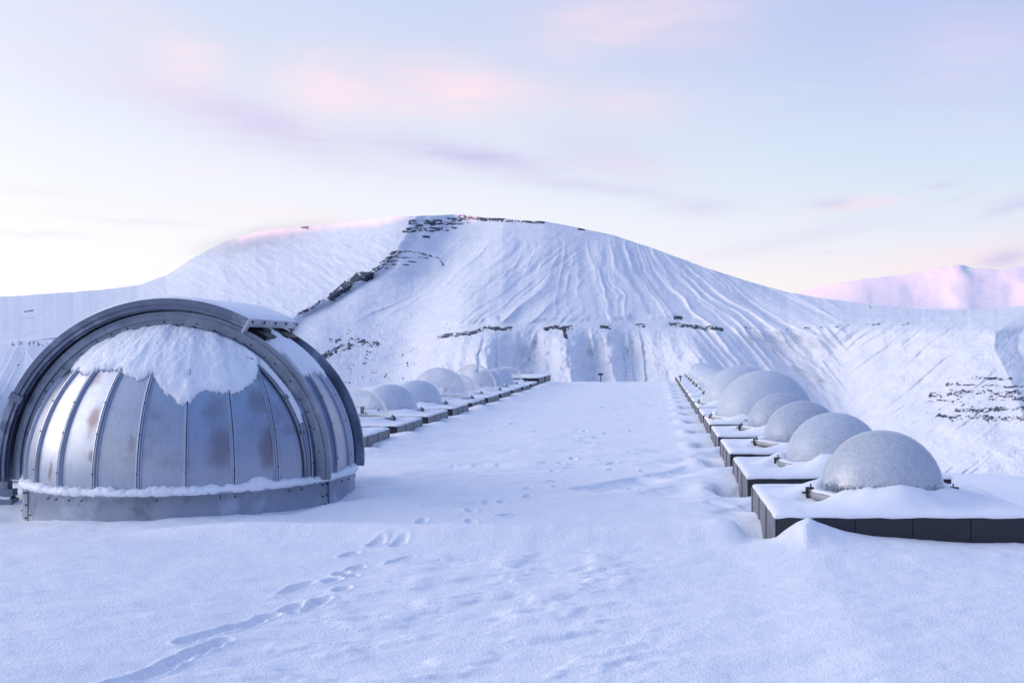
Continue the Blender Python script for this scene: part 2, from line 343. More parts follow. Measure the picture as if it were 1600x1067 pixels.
    # snow banked up and scooped out round the boxes
    for k, (x0, x1, y0, y1) in enumerate(right_boxes):
        rs = random.Random(k * 7 + 1)
        dx = np.maximum(x0 - X, 0); near = np.exp(-(dx / .9) ** 2) * np.exp(-((Y - (y0 + y1) / 2) / 1.2) ** 2)
        z = z + .045 * near
        z = z + .05 * np.exp(-((X - x0 + .05) / .5) ** 2 - ((Y - y0 + .22) / .22) ** 2) * (1 if k else .2)
        z = z - (.17 if k < 2 else .13) * np.exp(-((X - x0 + .10) / .16) ** 4 - ((Y - (y0 + .50 + .1 * rs.random())) / .42) ** 4)
        z = z + .05 * np.exp(-((X - x0 + .42) / .12) ** 2 - ((Y - (y0 + .55)) / .5) ** 2)
        if k:
            z = z + (.06 + .07 * rs.random()) * np.exp(-((X - (x0 + .45 + .3 * rs.random())) / .38) ** 2 - ((Y - (y0 - .27)) / .28) ** 2)
            z = z - .03 * sst(X, x0 + .1, x0 + .5) * np.exp(-((Y - (y0 - .27)) / .3) ** 4)
    z = z + .125 * np.exp(-np.abs((X - 1.13 + .05 * fbm(X * 6, Y * 6, 83, 2)) / .15) ** 1.7 - ((Y - 7.66) / .20) ** 2) + .05 * np.exp(-((X - 1.35) / .22) ** 2 - ((Y - 7.7) / .16) ** 2)   # little cone in front of the first box
    z = z + .025 * sst(X, .4, .9) * np.exp(-((Y - 7.6) / .5) ** 2) - .05 * sst(X, 1.3, 2.6) * sst(Y, 7.2, 7.7)
    for k, (x0, x1, y0, y1) in enumerate(left_boxes):
        rs = random.Random(k * 5 + 3)
        dx = np.maximum(X - x1, 0)
        z = z + (.085 + .03 * fbm(Y * 2.2, X * 1.5, 81, 2)) * np.exp(-(dx / .8) ** 2) * np.exp(-((Y - (y0 + y1) / 2) / 1.25) ** 2)
        z = z - .09 * np.exp(-((X - x1 - .06) / .13) ** 2 - ((Y - (y0 + .3)) / .55) ** 2)
        z = z + (.07 + .06 * rs.random()) * np.exp(-((X - x1 - .2) / .35) ** 2 - ((Y - (y0 - .25)) / .25) ** 2)
        z = z - .02 * (1 - sst(X, x1 - .4, x1 + .1)) * np.exp(-((Y - (y0 - .27)) / .3) ** 4)
    # bank round the big dome
    r = np.hypot(X - DC[0], Y - DC[1]); th = np.arctan2(Y - DC[1], X - DC[0])
    front = np.exp(-((th + 1.75) / .75) ** 2)
    z = z - .03 * front * np.exp(-((r - DR) / .55) ** 2) + .03 * np.exp(-((r - DR) / .6) ** 2)
    z = z - .11 * np.exp(-((th + 2.45) / .28) ** 2) * np.exp(-((r - DR - .05) / .35) ** 2)
    z = z - .10 * np.exp(-((th + .45) / .4) ** 2) * np.exp(-((r - DR - .05) / .22) ** 2)
    z = z + .08 * np.exp(-((X + 6.6) / .5) ** 2 - ((Y - 8.75) / .45) ** 2)
    z = z + .03 * fbm(X * 2, Y * 2, 71, 3) * np.exp(-((r - DR - .3) / .5) ** 2)
    # footprints
    for (px, py, L, dep) in prints:
        Yf = F * (CZ - .05) / (py - HY)
        for _ in range(4): Yf = F * (CZ - .05 + (.045 * max(0, 8 - Yf) * float(sst(np.array((px - HX) * Yf / F), -3.4, -1.6)))) / (py - HY)
        Xf = (px - HX) * Yf / F
        if Yf < 8.3: ang = R(66)
        else: ang = R(70 + 40 * math.sin(px * 1.7))
        jj = (np.abs(Y - Yf) < .5) & (np.abs(X - Xf) < .5)
        if not jj.any(): continue
        dx = X[jj] - Xf; dy = Y[jj] - Yf
        a = dx * math.cos(ang) + dy * math.sin(ang); b = -dx * math.sin(ang) + dy * math.cos(ang)
        q = np.sqrt((a / (L * .55)) ** 2 + (b / .046) ** 2)
        inside = 1 - sst(q, .75, 1.15)
        zz = z[jj]
        zz = zz - dep * inside * (.75 + .25 * np.cos(a / L * 9)) + .006 * np.exp(-((q - 1.35) / .22) ** 2)
        z[jj] = zz
    # the far and outer edges round over
    z = z - .06 * sst(Y, RYE - .35, RYE) ** 2
    return z
ypx = np.concatenate([np.linspace(1110, 597, 1000)])
Ys = np.concatenate([np.linspace(-5, 3.6, 12), F * CZ / (ypx - HY) * (RYE / (F * CZ / (597 - HY)))])
Ys = Ys[np.concatenate([[True], np.diff(Ys) > 0])]
Xs = np.concatenate([np.arange(RX0, -6.4, .06), np.arange(-6.4, -3.8, .02), np.arange(-3.8, RX1, .0125), [RX1]])
XX, YY = np.meshgrid(Xs, Ys)
ZZ = roof_z(XX, YY)
nr, nc = XX.shape
vv = np.stack([XX, YY, ZZ], -1).reshape(-1, 3)
ff = grid_faces(nr, nc)
# turn the border down so the sheet has thickness
edge = np.concatenate([np.arange(nc), np.arange(1, nr) * nc + nc - 1, (nr - 1) * nc + np.arange(nc - 2, -1, -1), np.arange(nr - 2, 0, -1) * nc])
low = vv[edge].copy(); low[:, 2] = -.42
b0 = len(vv); ne = len(edge); i = np.arange(ne)
sk = np.stack([edge, b0 + i, b0 + (i + 1) % ne, edge[(i + 1) % ne]], -1)
roof = from_np('roof_snow', np.concatenate([vv, low]), np.concatenate([ff, sk]), M['roof_snow'])
tag(roof, kind='structure')
m = MB(); m.box(RX0 + .05, RX1 - .03, -4.9, RYE - .05, -5.98, -.43)
bo = m.build('station_building', M['cladding'])
tag(bo, 'long dark clad building whose flat snowy roof carries the domes', 'building')

# ------------------------------------------------------------------ plateau and valley ground
M['ground'] = snow_mat('ground_snow', 3.0, .12, .7, .5, .6)
th = np.linspace(0, 2 * PI, 361)[:-1]
rad = np.concatenate([[0.1, 20], np.linspace(40, 58, 60), np.linspace(58.5, 70, 30), np.geomspace(75, 900, 30), [3000, 12000, 60000]])
TT, RR = np.meshgrid(th, rad)
gx = RR * np.cos(TT); gy = RR * np.sin(TT)
eg = 63 + 3 * fbm(TT * 3, TT * 0, 5, 3)
gz = -6 + .12 * fbm(gx * .35, gy * .35, 8, 4) * (RR < 62) - sst(RR, eg, eg + 6) * 2 - np.clip(RR - eg - 3, 0, 420) * .42
gr = from_np('ground', np.stack([gx, gy, gz], -1).reshape(-1, 3), grid_faces(len(rad), len(th), wrap=True, flip=True), M['ground'])
tag(gr, kind='structure')

# ------------------------------------------------------------------ mountains
sky_pts = [(-900, 470), (-300, 468), (0, 464), (60, 460), (120, 456), (180, 451), (215, 446), (260, 430), (300, 404), (350, 378), (400, 363), (440, 357), (475, 354), (520, 350), (580, 342), (620, 338), (680, 337), (720, 335), (735, 337), (760, 341), (785, 341), (806, 344), (850, 346), (905, 356), (960, 368), (1020, 388), (1080, 410), (1120, 424), (1180, 443), (1230, 456), (1290, 467), (1340, 474), (1380, 478), (1440, 483), (1500, 485), (1560, 482), (1600, 478), (1800, 470), (2500, 470)]
sx = np.array([p[0] for p in sky_pts], float); sy = np.array([p[1] for p in sky_pts], float)
xk = np.array([-900, -200, 60, 150, 250, 470, 620, 770, 900, 1050, 1200, 1300, 1400, 1500, 1600, 1800, 2500], float)
Dk = {0: [3400, 3300, 3200, 3200, 3200, 3000, 2700, 2650, 2550, 2450, 2300, 2100, 1900, 1720, 1560, 1400, 1250],
      505: [2700, 2650, 2500, 2450, 2400, 2150, 2020, 1880, 1850, 1850, 1850, 1730, 1610, 1500, 1400, 1250, 1150],
      600: [1450, 1450, 1450, 1600, 1750, 1800, 1780, 1700, 1680, 1650, 1620, 1540, 1430, 1320, 1220, 1080, 950],
      770: [1100, 1100, 1100, 1200, 1300, 1300, 1260, 1250, 1250, 1220, 1180, 1130, 1050, 970, 900, 830, 780]}
cx = np.concatenate([np.linspace(-900, -60, 120), np.linspace(-58, 1660, 1370), np.linspace(1670, 2500, 110)])
nt = 350
tt = np.linspace(0, 1, nt)
PXg, Tg = np.meshgrid(cx, tt)
ysk = np.interp(cx, sx, sy)
ysk = ysk + .8 * fbm(cx * .06, cx * 0, 2, 4)
PYg = ysk[None, :] + (770 - ysk[None, :]) * Tg
D = np.zeros_like(PXg)
kern = np.hanning(61); kern /= kern.sum(); yss = np.convolve(np.pad(ysk, 30, mode='edge'), kern, mode='valid')
dk0 = np.interp(cx, xk, Dk[0]); dk1 = np.interp(cx, xk, Dk[505]); dk2 = np.interp(cx, xk, Dk[600]); dk3 = np.interp(cx, xk, Dk[770])
for j in range(len(cx)):
    D[:, j] = np.interp(PYg[:, j], [yss[j] - 6, 505, 600, 770], [dk0[j], dk1[j], dk2[j], dk3[j]])
def smooth2(A, ky, kx):
    for ax, k in ((0, ky), (1, kx)):
        if k < 2: continue
        pad = [(0, 0), (0, 0)]; pad[ax] = (k, k)
        B = np.pad(A, pad, mode='reflect', reflect_type='odd'); c = np.cumsum(B, axis=ax)
        n = A.shape[ax]
        hi = np.take(c, np.arange(n) + k + k // 2, axis=ax); lo = np.take(c, np.arange(n) + k - k // 2 - 1, axis=ax)
        A = (hi - lo) / (2 * (k // 2) + 1)
    return A
D = smooth2(smooth2(D, 31, 41), 21, 31)
x = PXg; y = PYg
def knots(y, tab):   # tab: list of (yy, xx)
    a = np.array(tab, float); return np.interp(y, a[:, 0], a[:, 1])
def piece(xs_list, vals, sm=False):  # piecewise linear in x with y-dependent knots
    out = np.zeros_like(x) + vals[0]
    for k in range(len(xs_list) - 1):
        a, b = xs_list[k], xs_list[k + 1]
        t = np.clip((x - a) / np.maximum(b - a, 1e-3), 0, 1)
        if sm and k != 1: t = t * t * (3 - 2 * t)
        out = np.where(x >= a, vals[k] + (vals[k + 1] - vals[k]) * t, out)
    return out
Cx = knots(y, [(330, 655), (395, 620), (412, 600), (430, 574), (447, 545), (463, 520), (478, 490), (492, 466), (540, 420), (600, 380), (770, 300)])
Cx = Cx + 5 * fbm(y * .12, x * 0, 77, 3)
Ax = knots(y, [(330, 720), (400, 690), (500, 640), (600, 600), (770, 560)])
R2 = knots(y, [(330, 800), (400, 790), (500, 735), (600, 690), (770, 640)])
bowl = piece([Cx - 330, Cx, Cx + 12, Ax, R2, R2 + 260], [90, -95, -40, 80, -40, 0], True)
D = D + smooth2(bowl, 3, 5) * (1 - .6 * sst(y, 560, 640))
# secondary shelf at the head of the bowl (strata under the crest)
D = D - 18 * sst(y, 392, 398) * (1 - sst(y, 404, 430)) * sst(x, 612, 625) * (1 - sst(x, 680, 700))
# spurs and gullies under the cliff band
yb = y
kx = [knots(yb, t) for t in ([(505, 560), (600, 520), (700, 470)], [(505, 690), (600, 625), (700, 560)], [(505, 755), (600, 763), (700, 770)], [(505, 838), (600, 813), (700, 790)], [(505, 880), (600, 893), (700, 905)], [(505, 921), (600, 934), (700, 945)], [(505, 946), (600, 962), (700, 975)], [(505, 976), (600, 989), (700, 1000)], [(505, 1050), (550, 1080), (600, 1125), (700, 1200)], [(505, 1180), (600, 1270), (700, 1310)], [(505, 1420), (600, 1480), (700, 1540)])]
jit = 6 * fbm(x * .04, y * .06, 91, 5, .6)
x_keep = x; x = x + jit
spur = piece(kx, [0, 14, -66, 70, -54, 50, -18, 44, -80, 60, 0])
x = x_keep
spur = smooth2(spur, 1, 3)
aa = sst(y, 503, 560)
D = D - 4.0 * sst(y, 515, 545) * (1 - np.abs(2 * vn((x - .5 * (y - 520)) / 6.5, y * .012, 95) - 1)) * sst(x, 640, 700) * (1 - sst(x, 1050, 1090))
for (gxa, gxb, gw_) in ((922, 934, 2.6), (977, 989, 2.2), (840, 812, 3.0)):
    D = D - 11 * np.exp(-((x - gxa - (gxb - gxa) * (y - 505) / 95 - 2 * fbm(y * .08, x * 0, gxa, 2)) / gw_) ** 2) * sst(y, 512, 530)
xw = x - (x - 900) * .10 * (y - 510) / 90 + 3 * fbm(x * .06, y * .07, 96, 3)
sub = np.abs(((xw / 27 + .8 * vn(x * 0 + np.floor(xw / 27), y * 0, 97)) % 1) - .5) * 2
D = D - 9 * sub * sst(y, 512, 540) * sst(x, 640, 690) * (1 - sst(x, 1050, 1090))
sub2 = np.abs((((x + .25 * (y - 510)) / 33 + .5 * fbm(x * .02, y * .01, 98, 2)) % 1) - .5) * 2
D = D - 2.5 * sub2 * sst(y, 508, 530) * (1 - sst(y, 560, 640)) * sst(x, 1220, 1260) * (1 - sst(x, 1440, 1500))
D = D + spur * aa * (1 - .3 * sst(y, 620, 770))
# cliff band bench: steep rise then flat shelf
bandy = knots(x, [(600, 535), (690, 522), (760, 511), (900, 509), (1050, 507), (1200, 511), (1420, 503), (1500, 500)]) + 2.5 * fbm(x * .05, x * 0, 15, 4)
bw = sst(x, 650, 720) * (1 - sst(x, 1380, 1500))
D = D + bw * (-16 * sst(y, bandy - 12, bandy - 2) + 16 * sst(y, bandy + 2, bandy + 30)) * (.55 + .45 * fbm(x * .03, y * 0, 23, 2))
b2 = bandy - 15 + 2 * fbm(x * .04, x * 0, 16, 3)
D = D + bw * (1 - sst(x, 1060, 1150)) * (-9 * sst(y, b2 - 4, b2) + 9 * sst(y, b2 + 2, b2 + 9)) * sst(fbm(x * .03, y * 0, 24, 2), -.2, .2)
# fan of gullies on the main face
c = .78 * np.clip((y - 380) / 110, 0, 4) ** 1.25
c = np.where(x < 900, c * 1.25, c)
x0 = (x + 900 * c) / (1 + c) + 3.0 * fbm(y * .03, x * .03, 33, 3)
ga = (1 - sst(x, 1270, 1330)) * sst(y, 366, 400) * (1 - sst(y, 486, 506) * (1 - sst(x, 1060, 1120))) * sst(x0, 700, 780) * (1 - sst(x0, 1180, 1300))
rid = 1 - np.abs(2 * vn(x0 / 12 + .8 * fbm(y * .02, x0 * .02, 105, 3), y * .006, 101) - 1)
rid2 = 1 - np.abs(2 * vn(x0 / 6.5 + 1.2 * fbm(y * .03, x0 * .02, 104, 2), y * .008, 102) - 1)
wv = .4 + .9 * sst(x0, 900, 960) * (1 - .5 * sst(x0, 1060, 1150))
D = D - ga * wv * (19 * rid ** 1.6 + 8 * rid2) * (.6 + .6 * vn(x0 / 50, y / 60, 103))
# wavy diagonal ribs left of the fan
u2 = x + 1.15 * (y - 400) + 10 * fbm(x * .02, y * .02, 41, 2)
D = D - 26 * (1 - np.abs(2 * vn(u2 / 42, y * .006, 44) - 1)) ** 1.2 * sst(x, 655, 720) * (1 - sst(x, 830, 900)) * (1 - sst(y, 495, 510)) * sst(y, 355, 390)
D = D - 7 * (1 - np.abs(2 * vn(u2 / 11, y * .02, 45) - 1)) * sst(x, 640, 720) * (1 - sst(x, 860, 960)) * (1 - sst(y, 500, 512)) * sst(y, 350, 380)
# streaked shaded slope below the right part of the band
u3 = x - .85 * (y - 500)
st = sst(x, 1050, 1090) * (1 - sst(x, 1290, 1340)) * sst(y, 505, 520)
D = D - st * (16 * (1 - np.abs(2 * vn(u3 / 13, y * .006, 46) - 1)) + 3 * (1 - np.abs(2 * vn(u3 / 5, y * .01, 47) - 1)))
# valley and the right-hand slope: streaks falling to the left
vx = knots(y, [(480, 1240), (560, 1270), (640, 1300), (700, 1330), (770, 1370)])
D = D + 60 * np.exp(-((x - vx) / 60) ** 2) * sst(y, 490, 600) + 9 * np.exp(-((x - vx - 3 * fbm(y * .05, x * 0, 3)) / 6) ** 2) * sst(y, 540, 620)
u4 = x + 1.25 * (y - 480) + 8 * fbm(x * .015, y * .015, 48, 2)
st = sst(x, vx + 25, vx + 90) * sst(y, 492, 520) * (1 - .75 * sst(x, 1540, 1570))
D = D - st * .8 * (4 * (1 - np.abs(2 * vn(u4 / 15, y * .008, 49) - 1)) ** 1.4 + 9 * vn(u4 / 6, y * .012, 50) * (.3 + vn(x / 40, y / 30, 51)))
# right spur with a shaded flank
rx = knots(y, [(480, 1600), (500, 1580), (520, 1556), (545, 1553), (580, 1572), (620, 1590), (700, 1610), (770, 1625)])
D = D + np.where(x < rx, np.clip(-(rx - x) * -.18, 0, 25) - 25, np.clip((x - rx) * 1.2, 0, 45) - 25) * sst(y, 488, 520) * sst(x, 1330, 1450)
# rounded shelf edge along the top of the right slope
se_y = knots(x, [(1200, 500), (1340, 487), (1450, 487), (1500, 490), (1600, 484)])
D = D - 14 * sst(x, 1200, 1330) * np.exp(-((y - se_y - 6 - 3 * fbm(x * .04, x * 0, 8)) / 5) ** 2) * .6
# rim of the near shelf on the far left, with gullies below it
rim = knots(x, [(-300, 548), (0, 535), (60, 528), (130, 522), (200, 512)])
le = 1 - sst(x, 150, 260)
D = D - le * 330 * sst(y, rim - 1.5, rim + 1.5) * (1 - sst(y, 560, 700) * .8)
fanx = x + .55 * (y - rim) * np.sign(40 - x)
D = D + le * sst(y, rim, rim + 5) * np.clip(x - 40, -140, 220) * 1.2
D = D - le * sst(y, rim, rim + 12) * (46 * (1 - np.abs(2 * vn(fanx / 30, y * .004, 52) - 1)) ** 1.3 + 12 * (1 - np.abs(2 * vn(fanx / 9, y * .01, 53) - 1)))
# wind-carved bumps on the left flank
lf = (1 - sst(x, Cx - 30, Cx)) * sst(x, 160, 260) * sst(y, 355, 385)
ub = x * .88 + y * .45; vb = -x * .45 + y * .88
D = D - lf * (7 * sst(fbm(ub / 26, vb / 7, 54, 3), -.2, .6) + 3 * fbm(ub / 9, vb / 4, 55, 2))
# overall roughness
D = D - 1.2 * fbm(x / 3.4, y / 2.8, 58, 3) * (1 + 1.3 * sst(y, 505, 530) * sst(x, 620, 700)) * (1 - .55 * sst(x, 1100, 1220)) * (.5 + .8 * vn(x / 60, y / 40, 59)) - 5 * fbm(x / 28, y / 18, 56, 5) - 26 * fbm(x / 170, y / 90, 57, 3)
top = sst(Tg, 0, .03); D = D0 = D * 1.0
# rock mask
rock = np.full_like(D, -.2)
def stroke(pts, hw, amt=.8, fx=.12, fy=.5, seed=0, soft=.6, dens=0.0):
    global rock
    pts = np.array(pts, float)
    xa, xb = pts[:, 0].min() - hw * 3, pts[:, 0].max() + hw * 3; ya, yb_ = pts[:, 1].min() - hw * 4, pts[:, 1].max() + hw * 4
    s = (x > xa) & (x < xb) & (y > ya) & (y < yb_)
    X1 = x[s]; Y1 = y[s] + hw * .7 * fbm(X1 * .09, Y1_z(s), 300 + seed, 3)
    dmin = np.full(X1.shape, 1e9)
    for a, b in zip(pts[:-1], pts[1:]):
        ab = b - a; L = (ab ** 2).sum() + 1e-6
        t = np.clip(((X1 - a[0]) * ab[0] + (Y1 - a[1]) * ab[1]) / L, 0, 1)
        dmin = np.minimum(dmin, np.hypot(X1 - a[0] - t * ab[0], Y1 - a[1] - t * ab[1]))
    mm = (1 - sst(dmin, hw * soft, hw * 1.8)) * (.56 + dens + .62 * fbm(X1 * fx * 1.5, Y1 * fy * 1.1, 400 + seed, 4, .6) + .42 * fbm(X1 * .45, Y1 * .8, 450 + seed, 3, .7)) * amt
    rock[s] = np.maximum(rock[s], mm * 1.1 - .05)
def Y1_z(s): return y[s] * 0
stroke([(466, 492), (490, 480), (500, 470), (520, 464)], 2.4, 1.0, seed=1)
stroke([(520, 463), (538, 450), (548, 440), (562, 434), (577, 431)], 6.0, 1.15, seed=2, dens=.15)
stroke([(575, 431), (590, 420), (603, 409), (612, 400), (622, 395)], 4.2, .9, seed=3)
stroke([(612, 396), (640, 393), (660, 396), (685, 403), (693, 414)], 1.6, 1.0, seed=4)
for k, (a, b, yy_) in enumerate([(604, 668, 402), (600, 650, 408), (596, 640, 413), (590, 625, 419)]): stroke([(a, yy_), (b, yy_ + 1)], 1.1, .95, .08, .6, seed=5 + k)
for k, (a, b, ya_, yb_) in enumerate([(640, 720, 350, 345), (636, 712, 358, 356), (650, 735, 353, 349), (700, 760, 342, 342), (715, 790, 338, 342), (640, 690, 346, 345), (745, 790, 343, 345), (630, 700, 362, 360), (800, 850, 346, 348), (770, 800, 342, 346)]):
    stroke([(a, ya_), (b, yb_)], 1.8, 1.0, .07, .5, seed=12 + k)
for k, (px, py) in enumerate([(476, 354.5), (908, 357.5), (842, 346), (665, 370)]): stroke([(px - 4, py), (px + 5, py + 1)], 1.6, 1.1, seed=30 + k, dens=.2)
stroke([(505, 556), (520, 547), (545, 540), (590, 535)], 5, .9, .16, .25, seed=36); stroke([(515, 532), (560, 531), (592, 538)], 3.2, .75, .16, .3, seed=37); stroke([(500, 562), (512, 556)], 3.5, 1.0, seed=38)
for k, pts in enumerate([[(685, 526), (700, 524)], [(703, 524), (735, 521), (757, 513)], [(762, 513), (800, 515)], [(852, 514), (866, 511), (893, 512)], [(881, 515), (884, 528)], [(940, 510), (953, 511)], [(996, 508), (1006, 509)], [(1048, 507), (1070, 509), (1095, 511), (1102, 513)], [(1106, 512), (1128, 514)], [(1055, 496), (1064, 497)],
                       [(1228, 514), (1240, 513)], [(1258, 512), (1266, 511)], [(1282, 512), (1292, 511)], [(1306, 510), (1314, 509)], [(1324, 509), (1332, 508)], [(1345, 509), (1354, 508)], [(1364, 507), (1374, 506)], [(1410, 506), (1420, 505)], [(1165, 511), (1180, 512)]]):
    stroke(pts, 3.0 if k < 10 else 1.8, .95 if k < 10 else .7, .1, .45, seed=40 + k, dens=.1 if k < 10 else 0)
for k, (a, b, yy_, h_) in enumerate([(1455, 1500, 616, 3), (1500, 1600, 612, 2.2), (1548, 1600, 621, 3), (1450, 1490, 626, 1.6), (1495, 1560, 640, 2.6), (1560, 1620, 637, 2.2), (1465, 1530, 650, 2), (1540, 1610, 653, 3.2), (1520, 1580, 591, 1.6), (1480, 1496, 600, 2), (1570, 1640, 604, 1.6), (1500, 1560, 601, 1), (1486, 1500, 653, 3)]):
    stroke([(a, yy_), (b, yy_ + 1)], h_ * 1.4, .9, .09, .4, seed=70 + k, soft=.5)
for k, (a, b) in enumerate([(20, 38), (44, 56), (60, 72)]): stroke([(a, 537), (b, 536)], 3.5, .7, .2, .2, seed=90 + k)
stroke([(38, 487), (52, 485)], 1, 1.0, seed=95); stroke([(20, 497), (60, 497)], .8, .6, seed=96)
# scattered stones
def specks(x0_, x1_, y0_, y1_, thr, seed, sc=2.6):
    global rock
    s = sst(x, x0_ - 12, x0_ + 12) * (1 - sst(x, x1_ - 12, x1_ + 12)) * sst(y, y0_ - 8, y0_ + 8) * (1 - sst(y, y1_ - 8, y1_ + 8))
    n = vn(x / sc, y / (sc * .7), 500 + seed) * .7 + vn(x / 14, y / 10, 501 + seed) * .3
    rock = np.maximum(rock, s * sst(n, thr, thr + .1) * .75 - .1 * (s < .5))
specks(530, 640, 545, 605, .74, 1); specks(610, 660, 540, 575, .80, 2); specks(480, 600, 475, 530, .80, 3, 3.2); specks(1430, 1600, 600, 665, .74, 4); specks(1340, 1480, 690, 735, .76, 5)
specks(690, 760, 490, 530, .82, 6); specks(10, 90, 535, 600, .80, 7, 3.5); specks(640, 760, 340, 375, .80, 9); specks(1280, 1460, 470, 500, .85, 11)
vx_ = (x - HX) * D / F; vz_ = CZ - (y - HY) * D / F
V = np.stack([vx_, D, vz_], -1)
# back slope behind the skyline
back = []
for k, (dd, dz) in enumerate([(3500, -900), (2200, -500), (1200, -190), (500, -45), (150, -8)]):
    b = V[0].copy(); f_ = (b[:, 1] + dd) / b[:, 1]; b[:, 0] *= f_; b[:, 1] += dd; b[:, 2] = b[:, 2] + dz; back.append(b)
V = np.concatenate([np.stack(back), V]); RK = np.concatenate([np.full((5, len(cx)), -.2), rock])
mo = from_np('snowy_mountain', V.reshape(-1, 3), grid_faces(V.shape[0], V.shape[1], flip=True), M['mountain'], attrs={'rock': RK})
mo.name = 'mountain'; tag(mo, kind='structure')

# far sunlit mountain on the right
fx_ = np.linspace(1000, 2200, 500); fy0 = np.interp(fx_, [1000, 1180, 1240, 1290, 1350, 1420, 1470, 1498, 1508, 1522, 1560, 1600, 1700, 2200], [500, 470, 458, 446, 436, 428, 419, 414, 415, 420, 421, 415, 404, 390])
fy0 = fy0 + .6 * fbm(fx_ * .05, fx_ * 0, 5, 3)
ft = np.linspace(0, 1, 90); FX, FT = np.meshgrid(fx_, ft)
FY = fy0[None, :] + (510 - fy0[None, :]) * FT
fys = np.convolve(np.pad(fy0, 30, mode='edge'), kern, mode='valid'); FTs = np.clip((FY - fys[None, :] + 8) / (518 - fys[None, :]), 0, 1)
FD = 11500 - 4500 * FTs ** .8 - 260 * fbm(FX / 110, FY / 90, 601, 3) - 14 * fbm(FX / 16, FY / 20, 602, 3) - 700 * (1 - sst(FX, 1500, 1530)) * 0
FD = FD + np.where(FX > 1502, 150 * sst(FX, 1500, 1512) * (1 - sst(FX, 1502, 1545)) * (1 - sst(FT, .04, .16)), 0)
fv = np.stack([(FX - HX) * FD / F, FD, CZ - (FY - HY) * FD / F], -1)
fb = fv[0].copy(); fb[:, 1] += 4000; fb[:, 0] *= (fb[:, 1]) / (fb[:, 1] - 4000); fb[:, 2] -= 1200
fv = np.concatenate([fb[None], fv])
frk = np.full(fv.shape[:2], -.3)
fo = from_np('far_mountain', fv.reshape(-1, 3), grid_faces(fv.shape[0], fv.shape[1], flip=True), M['far'], attrs={'rock': frk}); tag(fo, kind='structure')

# unseen ridge, added to keep the low sun off all but the far peak
ry = np.linspace(-9000, 7600, 160); rw = np.linspace(-1, 1, 21)
RY, RW = np.meshgrid(ry, rw, indexing='ij')
hh = 478 + 30 * fbm(RY / 1500, RY * 0, 700, 4)
hh = hh - 18 * np.exp(-((RY + 100) / 500) ** 2)
rz = -200 + (hh + 200) * (1 - np.abs(RW)) + 25 * fbm(RY / 200, RW * 4, 701, 4) * (1 - np.abs(RW))
rg = from_np('sun_block_ridge', np.stack([-6200 + RW * 1100 - .05 * RY, RY, rz], -1).reshape(-1, 3), grid_faces(160, 21), M['mountain'], attrs={'rock': np.full(RY.shape, -.2)}); rg.name = 'sun_block_hill'; tag(rg, kind='structure')

# ------------------------------------------------------------------ skylight boxes with domes
def ring_mesh(r0, r1, z0, z1, n=56):
    v = []; t = np.linspace(0, 2 * PI, n, endpoint=False)
    prof = [(r0, z0), (r1, z0), (r1 + .004, (z0 + z1) / 2), (r1, z1 - .006), (r1 - .008, z1), (r0, z1)]
    for (r, z) in prof: v.append(np.stack([r * np.cos(t), r * np.sin(t), t * 0 + z], -1))
    v = np.concatenate(v); k = len(prof); f = []
    for a in range(k):
        b = (a + 1) % k
        for i in range(n): j = (i + 1) % n; f.append((a * n + i, a * n + j, b * n + j, b * n + i))
    return v, f
def dome_np(r, h, zb, style, seed):
    n = 72; k = 30; rng = seed
    ph = np.linspace(0, PI / 2 * .995, k); t = np.linspace(0, 2 * PI, n, endpoint=False)
    PH, T = np.meshgrid(ph, t, indexing='ij')
    rr_ = r * np.cos(PH) ** .97; zz = zb + h * np.sin(PH)
    if style in ('frost', 'frost_patchy'):
        rr_ = rr_ * (1 + .010 * fbm(T * 2, PH * 4, seed, 3) * np.cos(PH))
    v = np.stack([rr_ * np.cos(T), rr_ * np.sin(T), zz], -1).reshape(-1, 3)
    v = np.concatenate([v, [[0, 0, zb + h]]]); f = grid_faces(k, n, wrap=True)
    return v, f, n, k
def clamp_mb(mb, ang, r, z):
    c, s = math.cos(ang), math.sin(ang)
    def q(a, b, zz): return (c * (r + a) - s * b, s * (r + a) + c * b, z + zz)
    def bx(a0, a1, b0, b1, z0, z1):
        vs = [mb.bm.verts.new(q(a, b, zz)) for zz in (z0, z1) for (a, b) in ((a0, b0), (a1, b0), (a1, b1), (a0, b1))]
        for w_ in ((3, 2, 1, 0), (4, 5, 6, 7), (0, 1, 5, 4), (1, 2, 6, 5), (2, 3, 7, 6), (3, 0, 4, 7)): mb.bm.faces.new([vs[i] for i in w_])
    bx(.012, .030, -.022, .022, -.035, .055); bx(-.035, .012, -.022, .022, .040, .055); bx(-.03, .012, -.022, .022, -.035, -.022)
    mb.cyl(q(.03, 0, .01), q(.062, 0, .01), .007, 8); mb.cyl(q(-.012, 0, .055), q(-.012, 0, .085), .006, 8)

